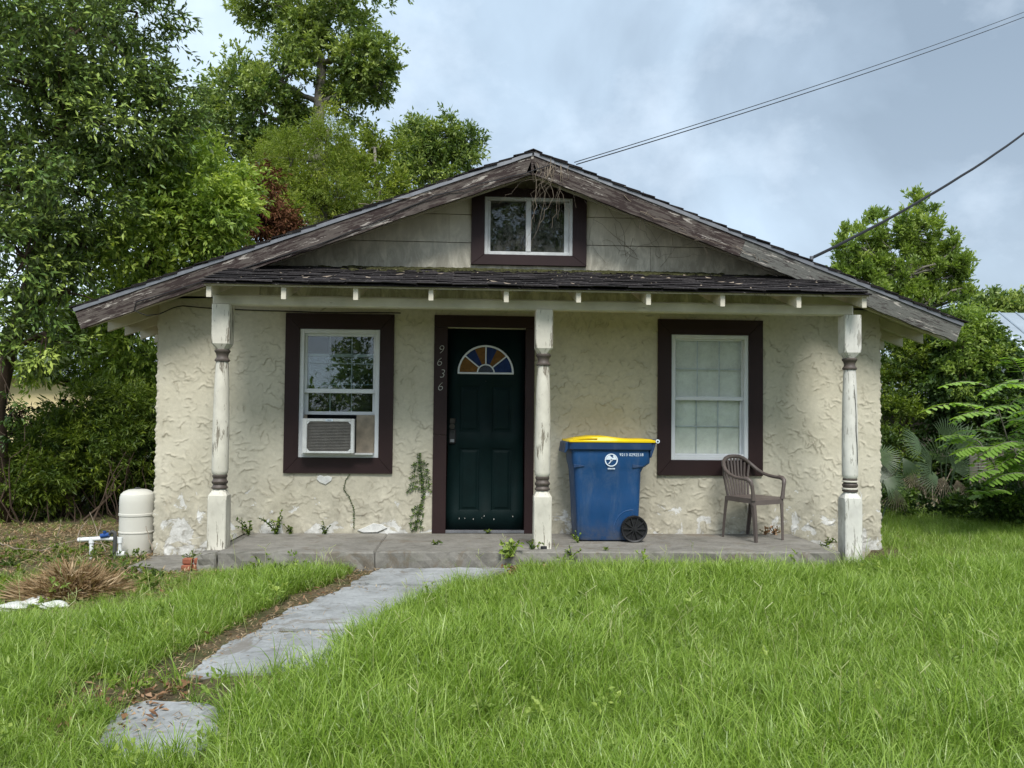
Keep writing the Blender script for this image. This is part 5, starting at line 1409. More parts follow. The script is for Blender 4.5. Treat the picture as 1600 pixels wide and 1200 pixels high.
palmetto('grey green palmetto with spiky fans right of the house corner', 2.6, [(1470, 722, .1, 1, .52, 150), (1455, 735, -.6, .8, .55, 130), (1490, 735, .8, .6, .5, 140), (1440, 700, -.9, .45, .42, 110), (1500, 705, .45, 1, .45, 120), (1465, 745, -1, .1, .45, 100), (1480, 690, .2, 1, .42, 110)],
         [(1450, 735, .38), (1475, 745, .42), (1430, 740, .35), (1495, 750, .4)], atg(1475, 812))
palmetto('palmetto half hidden by the right corner of the house', 1.6, [(1372, 720, .9, .35, .36, 130), (1368, 740, 1, -.1, .38, 120), (1410, 715, .45, -1, .30, 60), (1380, 750, .8, -.5, .35, 100)], [(1400, 765, .3)], atg(1372, 830))
# compound-leaved shrub at the right edge
sb = thing('compound_leaf_shrub', 'bright green shrub with long drooping feather shaped leaves at the right edge', 'shrub', tuple(atg(1600, 830)))
V, F, T = [], [], []; bmst = bmesh.new()
Ys = .9
def frond(p0, d, L, tone, ll=.115, lw=.052, droop=.5, npair=11):
    d = Vector(d).normalized(); pts = []
    for i in range(npair + 1):
        t = i / npair; pts.append(p0 + d * L * t - Vector((0, 0, 1)) * droop * L * t * t)
    bm_tube(bmst, pts, [.004 * (1 - .7 * i / npair) for i in range(npair + 1)], 4, cap=False)
    for i in range(2, npair + 1):
        tg = (pts[i] - pts[i - 1]).normalized(); sdv = tg.cross(Vector((0, 0, 1))).normalized()
        for s in (-1, 1):
            ld = (sdv * s + tg * .45 + Vector((0, 0, rng.normal(-.15, .12)))).normalized()
            l_ = ll * (.6 + .8 * sin(pi * min(1, i / npair * .85 + .1))) * rng.uniform(.85, 1.1)
            wv = ld.cross(Vector((0, 0, 1))).normalized() * lw * .5; q = len(V); b0 = pts[i]
            for pp in (b0, b0 + ld * l_ * .35 + wv, b0 + ld * l_ * .75 + wv * .8 - Vector((0, 0, .004)), b0 + ld * l_ - Vector((0, 0, .012)), b0 + ld * l_ * .75 - wv * .8 - Vector((0, 0, .004)), b0 + ld * l_ * .35 - wv):
                V.append(tuple(pp)); T.append(tone + rng.normal(0, .04))
            F.extend([(q, q + 1, q + 2, q + 5), (q + 5, q + 2, q + 3, q + 4)])
stems_ = []
for (u0, v0, u1, v1, Y) in ((1600, 820, 1560, 640, .9), (1605, 820, 1600, 590, 1.1), (1590, 820, 1530, 690, .7), (1630, 820, 1650, 600, 1.0), (1600, 820, 1585, 700, .5), (1610, 820, 1620, 680, .6)):
    a = atg(u0, v0); b_ = at(u1, v1, Y); mid = a.lerp(b_, .5) + Vector((.05, 0, .05))
    bm_tube(bmst, [a, mid, b_], [.014, .011, .007], 6); stems_.append((a, mid, b_))
fr_list = [(1560, 600, 1, -.1, .62, 1.), (1545, 640, -1, .12, .95, .95), (1545, 605, -1, .15, .7, .85), (1530, 690, -.9, .2, .6, .7), (1540, 655, -.8, .5, .6, .9), (1560, 650, -1, .1, .62, .75), (1545, 700, -1, .0, .45, .6), (1600, 590, -.5, .5, .5, .9), (1600, 640, -.9, .1, .6, .7), (1590, 690, -.8, -.2, .55, .5), (1600, 740, -.9, -.1, .5, .4), (1560, 735, -.9, -.1, .4, .45), (1620, 650, .6, .3, .6, .8), (1580, 770, -.8, .1, .4, .35), (1550, 775, -.7, .2, .35, .3)]
for _ in range(64):
    s = stems_[rng.integers(len(stems_))]; t = rng.uniform(.25, 1.02); p0 = Vector(s[1]).lerp(s[2], min(1, max(0, t * 1.2 - .2))) if t > .3 else Vector(s[0]).lerp(s[1], t * 2.2)
    ang = rng.uniform(0, 2 * pi); d = (cos(ang), sin(ang) * .8 - .2, rng.uniform(.1, .65))
    frond(p0, d, rng.uniform(.38, .72), float(np.clip(.35 + .35 * t + rng.normal(0, .1), 0, 1)), droop=rng.uniform(.35, .75))
for (u, v, du, dv, L, tn) in fr_list:
    frond(at(u, v, rng.uniform(.3, .9)), RGT * du + Vector((0, 0, dv + .25)) + Vector((0, -.25, 0)), L * .95, tn, droop=.35, ll=.125, lw=.058)
np_mesh('foliage', V, F, 'L_fern', sb, T)
from_bm('stems', bmst, 'bark_grey', sb, smooth=True)
# low green plants at the foot of the right-hand growth
lb = thing('low_bush', 'low leafy undergrowth along the lawn below the palmettos', 'bush', tuple(atg(1480, 815)))
foliage('foliage', 'L_vine', [B(1400, 790, 22, 2.4, w=.6), B(1440, 800, 18, 2.5, w=.5), B(1530, 790, 26, 2.0, w=1.), B(1570, 780, 26, 1.6, w=1.), B(1600, 800, 24, 1.4, w=.9), B(1500, 800, 18, 2.3, w=.6), B(1640, 800, 30, 1.6, w=.9), B(1390, 770, 18, 3, w=.5), B(1560, 745, 30, 2.6, w=.9), B(1600, 740, 34, 2.2, w=1.)], 1700, 14, .06, .034, lb, twig=.12, nleaf=8)
bm = bmesh.new()
for _ in range(60):
    u = rng.uniform(1380, 1640); Y = rng.uniform(2.6, 4.4); a = at(u, 800, Y); a.z = gzf(a.x, a.y)
    limb(bm, a, a + Vector((rng.normal(0, .35), rng.normal(0, .2), rng.uniform(.1, .6))), .006, .002, .3, 5, 4)
from_bm('dry_stems', bm, 'vine_dead', lb)

# dead vines hanging on the gable
def vine_thing(name, label, cat, segs, mat, r, loc, jit=.02, sides=5):
    t = bmesh.new()
    for P in segs:
        P = [Vector(p) for p in P]; Q = []
        for a, b in zip(P, P[1:]):
            n = max(2, int((b - a).length / .05))
            for i in range(n): Q.append(a.lerp(b, i / n) + Vector((rng.normal(0, jit), rng.normal(0, jit * .25), rng.normal(0, jit))) * (1 if Q else 0))
        Q.append(P[-1]); rr_ = r * rng.uniform(.6, 1.2)
        bm_tube(t, Q, [rr_ * (1 - .6 * i / len(Q)) for i in range(len(Q))], sides, cap=False)
    return tag(from_bm(name, t, mat, None, loc, smooth=True), label, cat)
segs = []
for k in range(22):
    u = rng.normal(862, 12); v = rng.uniform(246, 268); Y = -.46; a = at(u, v, Y)
    x1 = u + rng.normal(0, 30); v1 = rng.uniform(300, 395) if k % 2 else rng.uniform(285, 330)
    xm = (u + x1) / 2 + rng.normal(0, 10)
    segs.append([a, at(u + rng.normal(0, 5), v + 20, -.45), at(xm, (v + v1) / 2, -.40), at(x1, v1, -.34)])
vine_thing('dead_vine', 'tangle of grey dead vine hanging from the gable peak over the attic window', 'vine', segs, 'vine_dead', .0026, at(862, 256, -.46), .010)
segs = []
for u, v, u1, v1 in ((1005, 300, 1020, 345), (1062, 355, 1090, 385), (1085, 375, 1110, 380), (1100, 385, 1105, 400), (1180, 400, 1205, 430), (1185, 402, 1215, 432), (1176, 398, 1190, 425), (975, 305, 1010, 360), (1190, 405, 1230, 432), (1012, 330, 1000, 360)):
    segs.append([at(u, v, -.45), at((u + u1) / 2 + rng.normal(0, 6), (v + v1) / 2 - 2, -.42), at(u1, v1, -.38)])
for (u, v, u1, v1) in ((1000, 330, 1060, 350), (1060, 362, 1150, 385), (1150, 385, 1180, 398), (560, 318, 700, 296)):
    segs.append([at(u, v, -.455), at((u + u1) / 2, (v + v1) / 2 + 3, -.455), at(u1, v1, -.455)])
vine_thing('dead_vine', 'pale dead vine strands caught along the right rake board', 'vine', segs, 'vine_dead', .0035, at(1005, 300, -.45), .008)
segs = []
for k in range(13):
    u = rng.choice([rng.normal(985, 25), rng.normal(1010, 50), rng.uniform(930, 1150)]); v = rng.uniform(395, 418); vt_ = rng.uniform(310, 385)
    u1 = u + rng.normal(0, 45); z0 = at(u, v, -.03); z1 = at(u1, vt_, -.028)
    lim = roofz(z1.x) - .10
    if z1.z > lim: z1.z = lim
    m_ = z0.lerp(z1, .5) + Vector((rng.normal(0, .12), 0, rng.normal(0, .05)))
    segs.append([z0, m_, z1])
vine_thing('dead_vine', 'fine brown vine stems clinging to the siding right of the attic window', 'vine', segs, 'vine_dark', .0018, at(985, 400, -.03), .012)

# climbing and rooted weeds on the porch wall
def sprig(name, label, cat, base, paths, mat, ll, lw, per=.03, wall=True, group=None, spread=.8):
    P, D, T = [], [], []; bm = bmesh.new()
    for pts in paths:
        pts = [Vector(p) for p in pts]
        bm_tube(bm, pts, [.003] * len(pts), 4, cap=False)
        for a, b in zip(pts, pts[1:]):
            n = max(1, int((b - a).length / per)); tg = (b - a).normalized()
            for i in range(n):
                for s in (-1, 1):
                    p = a.lerp(b, (i + .5) / n); sd_ = tg.cross(Vector((0, -1, 0))) if wall else Vector(rng.normal(size=3)).normalized()
                    d = sd_ * s + tg * .4 + Vector((rng.normal(0, .2), -.35 if wall else rng.normal(0, .3), rng.normal(0, .25)))
                    P.append(tuple(p)); D.append(tuple(d)); T.append(rng.uniform(.25, 1))
    t = thing(name, label, cat, base, group); n = len(P)
    fl = .05 if wall else .5
    V, F, tn = leaf_arrays(np.array(P), np.array(D), ll * rng.uniform(.7, 1.2, n), lw * rng.uniform(.7, 1.2, n), np.array(T), flat=fl)
    if wall:      # leaves face outward from the wall
        V, F, tn = leaf_arrays(np.array(P), np.array(D), ll * rng.uniform(.7, 1.2, n), lw * rng.uniform(.7, 1.2, n), np.array(T), flat=.0)
    np_mesh('leaves', V, F, mat, t, tn); from_bm('stem', bm, 'L_hedge', t)
    return t
W0 = lambda u, v: at(u, v, -.02)
stemv = [W0(648, 829), W0(655, 800), W0(662, 775), W0(658, 740), W0(655, 708)]
paths = [stemv]
for v, l, r_ in ((722, 12, 10), (732, 14, 12), (742, 16, 15), (752, 17, 16), (762, 22, 18)):
    paths.append([W0(657, v), W0(657 - l * .6, v + 1), W0(657 - l, v + 7)]); paths.append([W0(657, v), W0(657 + r_ * .6, v), W0(657 + r_, v + 6)])
for v, l, r_ in ((790, 10, 8), (800, 12, 8), (812, 14, 6), (822, 12, 8)):
    paths.append([W0(654, v), W0(654 - l, v + 8)]); paths.append([W0(654, v), W0(654 + r_, v + 5)])
sprig('climbing_vine', 'small fern like vine climbing the wall left of the door', 'vine', tuple(W0(648, 829)), paths, 'L_vine', .030, .018, .016)
sprig('climbing_vine', 'thin beaded vine stem on the wall under the left window', 'vine', tuple(W0(553, 826)), [[W0(553, 826), W0(553, 795), W0(545, 775), W0(537, 765), W0(540, 750), W0(547, 741)]], 'L_vine', .016, .011, .02)
def weed(u, v, Y, h, n, label, ll=.035, lw=.022, mat='L_hedge', spread=.5, zb=None, grp='weeds rooted on the porch'):
    b_ = at(u, v, Y); b_.z = zb if zb is not None else b_.z; paths = []
    for k in range(n):
        d = Vector((rng.normal(0, spread), rng.normal(0, spread * .4) - .1, rng.uniform(.4, 1))).normalized() * h * rng.uniform(.5, 1)
        paths.append([b_, b_ + d * .5 + Vector((0, 0, .1 * h)), b_ + d])
    return sprig('weed', label, 'weed', tuple(b_), paths, mat, ll, lw, .022, False, grp)
weed(432, 832, -.08, .26, 8, 'tallest leafy weed against the wall, left of the left window', zb=0)
weed(390, 832, -.10, .20, 6, 'leafy weed in the corner behind the left post', zb=0)
weed(508, 831, -.08, .13, 5, 'low dark weed at the wall foot below the left window', zb=0)
weed(455, 831, -.06, .12, 5, 'short weed between the two larger ones at the wall foot', zb=0)
weed(682, 853, -.75, .06, 4, 'tiny green weed in the porch floor before the door trim', zb=0)
weed(762, 830, -.04, .05, 3, 'tiny weed at the door threshold', zb=0)
weed(796, 868, -1.14, .17, 5, 'broad leaved bright weed at the porch edge before the door', .06, .05, 'L_right', zb=-.05)
weed(832, 862, -1.0, .12, 4, 'small weed at the foot of the middle post', zb=0)
weed(903, 850, -.62, .12, 4, 'pale weed beside the left foot of the blue bin', .03, .02, 'L_right', zb=0)
weed(893, 866, -1.12, .14, 4, 'pale sprig growing over the porch edge below the bin', .03, .02, 'L_right', zb=-.05)
weed(946, 856, -1.05, .05, 3, 'tiny sprout on the porch edge in front of the bin', .03, .02, 'L_right', zb=0)
weed(1290, 855, -.8, .12, 5, 'low weed at the foot of the right post', zb=0)
weed(300, 862, -.4, .12, 6, 'small weed on the footing left of the left post', zb=-.2)
weed(1210, 832, -.06, .10, 6, 'dry weed against the wall behind the chair', .04, .03, 'litter', zb=0)
weed(1197, 832, -.06, .08, 5, 'smaller dry weed against the wall behind the chair', .04, .03, 'litter', zb=0)

# ---------------------------------------------------------------- ground cover
def in_poly(x, y, P):
    x = np.asarray(x); y = np.asarray(y); c = np.zeros(x.shape, bool); n = len(P)
    for i in range(n):
        x0, y0 = P[i][0], P[i][1]; x1, y1 = P[(i + 1) % n][0], P[(i + 1) % n][1]
        k = ((y0 > y) != (y1 > y)) & (x < (x1 - x0) * (y - y0) / (y1 - y0 + 1e-9) + x0); c ^= k
    return c
def grow(P, d):
    c = sum((Vector(p) for p in P), Vector((0, 0))) / len(P)
    return [Vector(p) + (Vector(p) - c).normalized() * d for p in P]
pathpoly = [*PATH_L, *PATH_R[::-1]]
lowpoly = [Vector(q) for q in lowp]; lowbig = grow(lowpoly, -.01)
def vnoise(x, y, s, seed=0):
    r = np.random.default_rng(seed); g = r.random((64, 64)); X = (x * s) % 63; Y = (y * s) % 63
    i = X.astype(int); j = Y.astype(int); fx_ = X - i; fy_ = Y - j; fx_ = fx_ * fx_ * (3 - 2 * fx_); fy_ = fy_ * fy_ * (3 - 2 * fy_)
    return (g[i, j] * (1 - fx_) + g[(i + 1) % 64, j] * fx_) * (1 - fy_) + (g[i, (j + 1) % 64] * (1 - fx_) + g[(i + 1) % 64, (j + 1) % 64] * fx_) * fy_
def grass_density(x, y):
    """0..1 and relative height"""
    d = np.ones_like(x); h = np.ones_like(x)
    big = vnoise(x + 50, y + 50, 1.1, 1); sm = vnoise(x + 50, y + 50, 3.5, 2)
    # left margin of the path is bare and littered
    xl = np.interp(-y, [-p.y for p in PATH_L], [p.x for p in PATH_L]); xr = np.interp(-y, [-p.y for p in PATH_R], [p.x for p in PATH_R])
    strip = (x > xl - .16 - .12 * sm) & (x < xr - .02) & (y > -4.0) & (y < -1.1)
    d = np.where(strip, .0, d)
    tuft = (x > xl + .30) & (x < xr) & (y < -3.62) & (y > -4.15)      # grass reaching over the lower slab
    d = np.where(tuft, np.clip((x - xl) * 2.2 - .5, 0, 1) * .7 * ((-3.62 - y) / .4).clip(0, 1), d)
    d = np.where(in_poly(x, y, pathpoly) & ~tuft, 0, d)
    over = in_poly(x, y, pathpoly) & (x > xr - .10 + .1 * sm) & (y < -1.5); d = np.where(over, .75, d)
    low2 = in_poly(x, y, [(p.x * 1.0, p.y) for p in lowbig]); d = np.where(low2, .0, d)
    front = (x > .95) & (x < 2.15) & (y < -4.35); h = np.where(front, h * .85, h); d = np.where(front, d * .7, d)
    gapb = (y < -3.75) & (y > -4.25) & (x > 1.10) & (x < 1.82 + .2 * sm); d = np.where(gapb, .04, d)
    # bare, mulched corner at the left
    bare = np.clip(((y + 2.80) + .35 * (big - .5) - .25 * (x - .6)) / .5, 0, 1) * np.clip((1.5 - x) / .7, 0, 1)
    d = d * (1 - .52 * bare); h = h * (1 - .55 * bare)
    nearporch = (y > -1.5) & (x < 3.3) & (x > .6); h = np.where(nearporch, h * .6, h)
    stepz = (y > -1.75) & (x > 3.0) & (x < 3.55); h = np.where(stepz, h * .5, h); d = np.where(stepz, d * .35, d)
    strip3 = (y > -1.75) & (x > 3.2) & (x < 6.6); h = np.where(strip3, h * .75, h)
    strip2 = (y > -1.28) & (x > 3.3) & (x < 6.4); h = np.where(strip2, h * .85, h); d = np.where(strip2 & (x < 4.6), d * .45, d)
    h = h * (.75 + .5 * big) * np.where(x < 1.6, .85, 1.)
    d = d * np.clip(.45 + 1.1 * sm, 0, 1)
    d = np.where((x > -.05) & (x < 7.42) & (y > -1.12), 0, d)
    d = np.where((x > .0) & (x < .82) & (y > -.7), 0, d)
    back = (x > 7.4) & (y > -1.2); h = np.where(back, h * .62, h)
    return d, h
# grass tufts: a few meshes, placed by geometry nodes
tufts = bpy.data.collections.new('grass_tufts')
def make_tuft(k, nb, L, lean, wid, dry=0.):
    V = []; F = []; T = []
    for b in range(nb):
        a = rng.uniform(0, 2 * pi); r0 = abs(rng.normal(0, .022)); base = np.array([cos(a) * r0, sin(a) * r0, -.01])
        a2 = a + rng.normal(0, .9); dirh = np.array([cos(a2), sin(a2), 0]); side = np.array([-sin(a2), cos(a2), 0]); tw = rng.uniform(-1.2, 1.2)
        side = side * cos(tw) + dirh * sin(tw)
        l_ = L * rng.uniform(.45, 1.15); ln = lean * rng.uniform(.2, 1.5); w_ = wid * rng.uniform(.7, 1.25)
        tone = rng.normal(.44, .20) if rng.random() > dry else rng.uniform(.85, 1.)
        i0 = len(V); ns = 5; p = base.copy(); ang = rng.uniform(0, .22)
        for s in range(ns + 1):
            t = s / ns; ww = w_ * (1 - t ** 2.2) * .5 + .0002
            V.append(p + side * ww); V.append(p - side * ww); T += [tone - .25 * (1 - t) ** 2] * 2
            ang += ln * (.25 + t * 1.2) / ns * 2
            p = p + (dirh * sin(min(ang, 2.3)) + np.array([0, 0, cos(min(ang, 2.3))])) * l_ / ns
        for s in range(ns): q = i0 + 2 * s; F.append((q, q + 1, q + 3, q + 2))
    me = bpy.data.meshes.new('grass_tuft'); me.from_pydata([tuple(v) for v in V], [], F); me.materials.append(MT['grass'])
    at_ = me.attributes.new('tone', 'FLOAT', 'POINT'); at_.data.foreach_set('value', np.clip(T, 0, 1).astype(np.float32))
    o = bpy.data.objects.new('grass_tuft_%02d' % k, me); tufts.objects.link(o)
specs = [(13, .26, .9, .0052, .05), (12, .30, 1.2, .0056, .06), (13, .22, .6, .005, .03), (10, .33, 1.1, .006, .05), (12, .25, 1.6, .0056, .08), (15, .17, .8, .0042, .06), (8, .18, 1.2, .005, .75), (11, .29, 1.9, .0054, .10)]
for k, s_ in enumerate(specs): make_tuft(k, *s_)
def scatter(n, x0, x1, y0, y1, fn):
    x = rng.uniform(x0, x1, n); y = rng.uniform(y0, y1, n); d, h = fn(x, y)
    k = rng.random(n) < d; return x[k], y[k], h[k]
X = []; 
for n, x0, x1, y0, y1 in ((31000, -1.5, 8.3, -5.6, -3.0), (37000, -3.0, 9.6, -3.0, -1.0), (22000, 7.3, 15, -1.0, 3.6), (5000, -6, .2, -2.5, 3.5), (9000, -12, 20, -11, -5.6)):
    X.append(scatter(n, x0, x1, y0, y1, grass_density))
xx, yy, hh = [np.concatenate(a) for a in zip(*X)]
# keep what the camera or a step to its side could see
rel = yy + CAMD; keep = (np.abs(xx - CAMX) < rel * .85 + 2.5); xx, yy, hh = xx[keep], yy[keep], hh[keep]
n = len(xx)
pm = bpy.data.meshes.new('lawn_grass'); pm.vertices.add(n); pm.vertices.foreach_set('co', np.stack([xx, yy, gz(xx, yy)], 1).ravel())
def attr(nm, typ, key, arr): a = pm.attributes.new(nm, typ, 'POINT'); a.data.foreach_set(key, arr.ravel())
lean = rng.normal(0, .13, (n, 2)); wind = np.stack([.10 * np.sin(xx * 1.3 + yy), .12 * np.cos(yy * 1.7 - xx)], 1)
attr('rot', 'FLOAT_VECTOR', 'vector', np.concatenate([lean + wind, rng.uniform(0, 2 * pi, (n, 1))], 1).astype(np.float32))
attr('scl', 'FLOAT', 'value', (hh * rng.uniform(.58, 1.06, n)).astype(np.float32))
dn_ = vnoise(xx + 50, yy + 50, .9, 5); kind = rng.choice(8, n, p=[.2, .14, .17, .12, .12, .13, .04, .08]); kind = np.where((dn_ > .68) & (rng.random(n) < .25), 6, kind)
attr('idx', 'INT', 'value', kind.astype(np.int32))
gobj = bpy.data.objects.new('lawn_grass', pm); COL.objects.link(gobj)
gn = bpy.data.node_groups.new('scatter_grass', 'GeometryNodeTree')
gn.interface.new_socket('Geometry', in_out='INPUT', socket_type='NodeSocketGeometry'); gn.interface.new_socket('Geometry', in_out='OUTPUT', socket_type='NodeSocketGeometry')
gi = gn.nodes.new('NodeGroupInput'); go = gn.nodes.new('NodeGroupOutput'); ip = gn.nodes.new('GeometryNodeInstanceOnPoints'); ci = gn.nodes.new('GeometryNodeCollectionInfo')
ci.inputs['Collection'].default_value = tufts; ci.inputs['Separate Children'].default_value = True; ci.inputs['Reset Children'].default_value = True
def na(nm, dt): q = gn.nodes.new('GeometryNodeInputNamedAttribute'); q.data_type = dt; q.inputs[0].default_value = nm; return [o for o in q.outputs if o.enabled][0]
gn.links.new(gi.outputs[0], ip.inputs['Points']); gn.links.new(ci.outputs[0], ip.inputs['Instance']); ip.inputs['Pick Instance'].default_value = True
gn.links.new(na('idx', 'INT'), ip.inputs['Instance Index'])
e2r = gn.nodes.new('FunctionNodeEulerToRotation'); gn.links.new(na('rot', 'FLOAT_VECTOR'), e2r.inputs[0]); gn.links.new(e2r.outputs[0], ip.inputs['Rotation'])
gn.links.new(na('scl', 'FLOAT'), ip.inputs['Scale']); gn.links.new(ip.outputs[0], go.inputs[0])
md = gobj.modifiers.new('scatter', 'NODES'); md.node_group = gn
tag(gobj, 'long uncut green lawn grass around the path and porch', 'grass', kind='stuff')

wl_ = thing('lawn_weeds', 'scattered small broad leaved weeds growing up through the lawn grass', 'weeds', (4.5, -3, -.25), kind='stuff')
bl = []
for k in range(150):
    x = rng.uniform(-.5, 8.5); y = rng.uniform(-5.1, -1.3)
    if in_poly(x, y, pathpoly) or in_poly(x, y, lowpoly): continue
    bl.append((x, y, gzf(x, y) + rng.uniform(.06, .15), .07, .07, .06, rng.uniform(.3, 1.2)))
foliage('weed_leaves', 'L_right', bl, 60, 4, .035, .018, wl_, twig=.05, nleaf=6, up=.6, droop=-.1)
wl_.children[0]['kind'] = 'stuff'
V, F, T = [], [], []
bm = bmesh.new()
for k in range(130):
    x = rng.uniform(-.8, 9.5); y = rng.uniform(-5.0, -1.4)
    if in_poly(x, y, pathpoly) or in_poly(x, y, lowpoly): continue
    b0 = Vector((x, y, gzf(x, y))); h_ = rng.uniform(.26, .42); d_ = Vector((rng.normal(0, .22), rng.normal(0, .22), 1)).normalized()
    bm_tube(bm, [b0, b0 + d_ * h_ * .6, b0 + d_ * h_ + Vector((d_.x, d_.y, 0)) * .06], [.0016, .0013, .0008], 4, cap=False)
    tp_ = b0 + d_ * h_ + Vector((d_.x, d_.y, 0)) * .06
    for q_ in range(3):
        bm_tube(bm, [tp_ - d_ * .02 * q_, tp_ - d_ * .02 * q_ + Vector((rng.normal(0, .03), rng.normal(0, .03), .035))], [.0014, .0018], 4)
o = from_bm('seed_stalks', bm, 'grass', None, (4.5, -3, -.25)); tag(o, 'thin pale seed stalks standing above the lawn grass', 'grass', kind='stuff')
o.data.attributes.new('tone', 'FLOAT', 'POINT').data.foreach_set('value', np.full(len(o.data.vertices), .82, np.float32))

# straw, mulch and fallen leaves
def flat_bits(name, label, cat, mat, pts, ll, lw, lift=.02, tilt=.35):
    x, y = pts; n = len(x); z = gz(x, y) + rng.uniform(.004, lift, n)
    P = np.stack([x, y, z], 1); a = rng.uniform(0, 2 * pi, n); D = np.stack([np.cos(a), np.sin(a), rng.normal(0, tilt, n)], 1)
    V, F, tn = leaf_arrays(P, D, ll * rng.uniform(.4, 1.3, n), lw * rng.uniform(.5, 1.3, n), rng.random(n), flat=.8)
    return tag(np_mesh(name, V, F, mat, None, tn, loc=(float(x.mean()), float(y.mean()), -.2)), label, cat, kind='stuff')
def sc(n, x0, x1, y0, y1, f):
    x = rng.uniform(x0, x1, n); y = rng.uniform(y0, y1, n); k = rng.random(n) < f(x, y); return x[k], y[k]
xlf = lambda y: np.interp(-y, [-p.y for p in PATH_L], [p.x for p in PATH_L])
flat_bits('mulch', 'brown straw and wood chips over the bare corner at the left', 'mulch', 'straw', sc(26000, -3.2, 1.5, -2.6, 2.4, lambda x, y: np.clip(((y + 2.2) - .25 * (x - .6)) / .5, 0, 1) * np.clip((1.5 - x) / .6, 0, 1) * np.clip(1.25 * vnoise(x + 50, y + 50, 1.7, 9), .1, 1)), .075, .009)
flat_bits('path_litter', 'dry straw and brown leaf litter along the left edge of the path', 'litter', 'straw', sc(9000, 1.0, 3.3, -4.6, -1.1, lambda x, y: np.where((x > xlf(y) - .34) & (x < xlf(y) + .08), 1, 0) * 1. + np.where((np.abs(y + 3.02) < .10) & (x > xlf(y)) & (x < xlf(y) + .7), .6, 0) + np.where((np.abs(y + 1.78) < .05) & (x > xlf(y)) & (x < xlf(y) + .8), .4, 0) + np.where((y < -3.95) & (y > -4.45) & (x > 1.1) & (x < 2.1), .7, 0) + np.where((x > xlf(y)) & (x < xlf(y) + .8), .07, 0)), .05, .006, .035)
flat_bits('fallen_leaves', 'scattered curled brown leaves beside the path and the porch edge', 'leaves', 'litter', tuple(np.concatenate(q) for q in zip(
    sc(1500, 3.4, 4.9, -1.32, -1.13, lambda x, y: .5 + 0 * x), sc(1500, 1.2, 2.8, -4.4, -1.2, lambda x, y: np.where(np.abs(x - xlf(y) + .1) < .14, .22, .0)), sc(900, -2.5, 1.4, -2.2, 1.5, lambda x, y: .35 + 0 * x), sc(300, 1.1, 1.7, -4.4, -3.7, lambda x, y: .5 + 0 * x))), .05, .026, .05, .5)
# straw clump and dead palm pile
sp_ = thing('straw_pile', 'clump of dry tan straw lying on the bare ground at the left', 'straw', tuple(atg(110, 935)))
cx_, cy_ = atg(108, 932).x, atg(108, 932).y; n = 2600
a = rng.uniform(0, 2 * pi, n); rr_ = rng.random(n) ** .6; P = np.stack([cx_ + np.cos(a) * rr_ * .34, cy_ + np.sin(a) * rr_ * .20, 0 * a], 1)
P[:, 2] = gz(P[:, 0], P[:, 1]) + .20 * (1 - rr_) * rng.random(n) + .01
D = np.stack([np.cos(a) * .6 + rng.normal(0, .4, n), np.sin(a) * .5 + rng.normal(0, .3, n), rng.uniform(-.05, .75, n) * (1 - .5 * rr_)], 1)
V, F, tn = leaf_arrays(P, D, .20 * rng.uniform(.5, 1.2, n), .012 * rng.uniform(.6, 1.4, n), rng.random(n) * .9, flat=.4)
tag(np_mesh('straws', V, F, 'straw', sp_, tn), kind='stuff')
V, F, T = [], [], []
for k in range(4):
    q = atg(150 + 6 * k, 915); fan_leaf(V, F, T, (q.x, q.y, q.z + .02), (rng.normal(.2, .3), -.2, 1), .16, 9, 70, .1, .8, .02)
np_mesh('dry_stub', V, F, 'straw', sp_, T)
# white stones
for k, (u, v, r_, lb) in enumerate(((52, 945, .10, 'largest white stone, in the middle of the row by the straw'), (85, 950, .085, 'white stone at the right end of the row by the straw'), (22, 952, .085, 'white stone at the left end of the row by the straw'))):
    p = atg(u, v); bm = bmesh.new(); bmesh.ops.create_icosphere(bm, subdivisions=3, radius=r_)
    for w_ in bm.verts:
        c = w_.co; s_ = 1 + .16 * sin(c.x * 40 + k) + .12 * sin(c.y * 55 + 2 * k) + .10 * sin(c.z * 70 + c.x * 30)
        w_.co = Vector((c.x * 1.25 * s_, c.y * .8 * s_, c.z * .36 * s_)) + p + Vector((0, 0, .018))
    tag(from_bm('white_stone', bm, 'stone', None, p, smooth=True, angle=35), lb, 'stone', 'white stones by the straw')
# loose sticks over the bare corner
bm = bmesh.new()
for (u, v, Y0, u1, v1, Y1) in ((0, 848, 0, 60, 860, -.2), (60, 862, .2, 130, 838, .3), (130, 838, .3, 190, 862, -.1), (165, 862, 0, 140, 800, .1), (120, 845, .4, 138, 812, .5), (150, 838, .2, 158, 815, .3), (90, 838, .6, 95, 812, .6), (238, 860, -.2, 228, 822, -.15)):
    limb(bm, at(u, v, Y0), at(u1, v1, Y1), .006, .003, .12, 8, 5)
tag(from_bm('dry_branch', bm, 'vine_dead', None, tuple(at(60, 860, 0))), 'thin dry branches arching over the bare ground before the tank', 'branch')
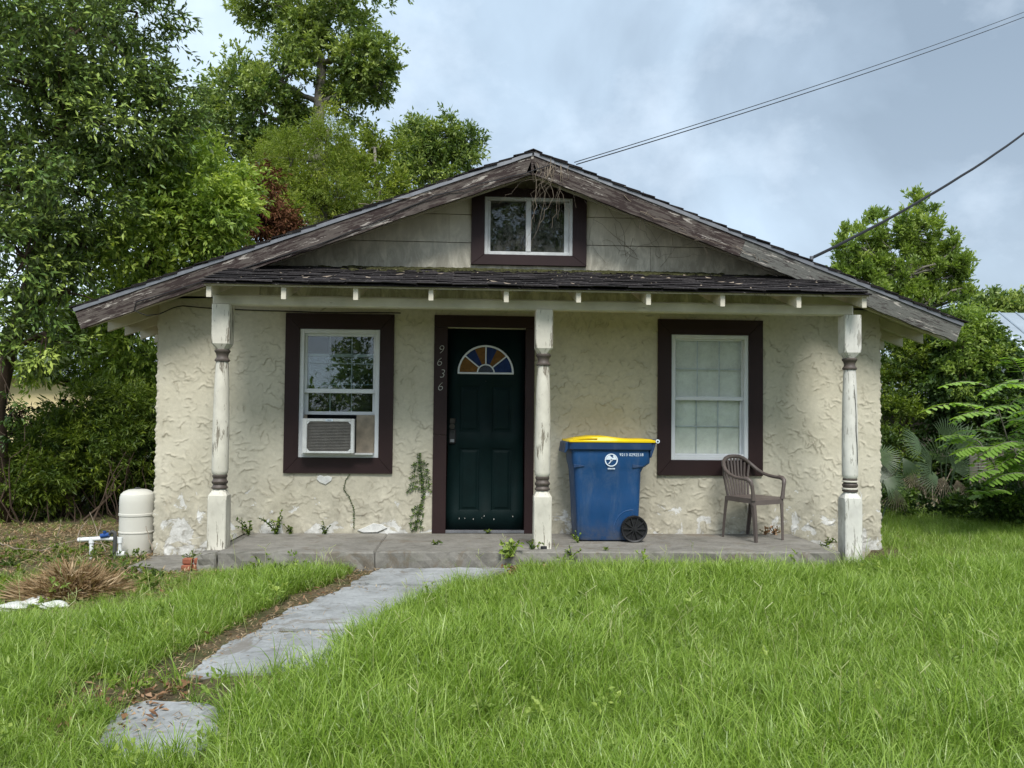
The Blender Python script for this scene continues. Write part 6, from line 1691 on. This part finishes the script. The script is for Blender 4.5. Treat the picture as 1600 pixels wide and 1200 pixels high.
# low weeds over the bare corner
wd = thing('ground_weeds', 'low scattered green weeds on the bare ground in front of the tank', 'weeds', (-.5, -.6, -.24), kind='stuff')
bl = []
for k in range(70):
    x = rng.uniform(-2.6, 1.6); y = rng.uniform(-1.8, .9)
    if x > 0 and y > -.75: continue
    bl.append((x, y, gzf(x, y) + .03, .13, .13, .05, rng.uniform(.4, 1.3)))
foliage('weed_leaves', 'L_hedge', bl, 90, 5, .04, .02, wd, twig=.05, nleaf=6, up=.5, droop=-.1)
wd.children[0]['kind'] = 'stuff'

# trees across the road, behind the camera: seen only in the window glass
tree('street_tree', 'tall dark tree across the road, mirrored in the window panes', [(-2, -40, -.4), (-1.8, -40, 4), (-1.7, -40, 9)], [.4, .3, .1],
     [(-2.4, -40, 5, 2.0, 2, 2.2, 1.2), (-.6, -41, 7.5, 2.4, 2, 2.4, 1.2), (.6, -40, 4, 1.8, 2, 2, 1), (-1.5, -40, 2.2, 2, 2, 1.4, 1)], 'L_tall', 'bark', 2600, 18, .35, .16, twigs=4, twig=.9, nleaf=9)
tree('street_tree', 'tallest tree across the road, mirrored in the attic window', [(7, -42, -.4), (7.1, -42, 7), (7.2, -42, 14)], [.6, .45, .15],
     [(6, -42, 14, 3.2, 3, 3.5, 1.6), (9.5, -43, 12, 3.4, 3, 3.5, 1.6), (7.5, -42, 9, 4, 3, 3, 1.6), (3.8, -42, 10.5, 2.6, 3, 2.8, 1.2), (8, -42, 17, 3, 3, 2.5, 1.2), (5, -42, 6, 3, 3, 2.5, 1.2)], 'L_tall', 'bark', 2800, 18, .40, .2, twigs=4, twig=1., nleaf=9)
hb2 = [(x, -46 + rng.uniform(-2, 2), 1.2, 3.2, 2, rng.uniform(1.2, 2.2), 1.) for x in range(-34, 44, 5)]
sh_ = thing('street_hedge', 'long low hedge across the road, mirrored in the glass', 'hedge', (3, -46, -.4))
foliage('foliage', 'L_tall', hb2, 1500, 20, .4, .22, sh_, twig=.8, nleaf=8)
print('tris approx', sum(len(o.data.polygons) for o in COL.objects if o.type == 'MESH'), 'tufts', n, 'objects', len(COL.objects))
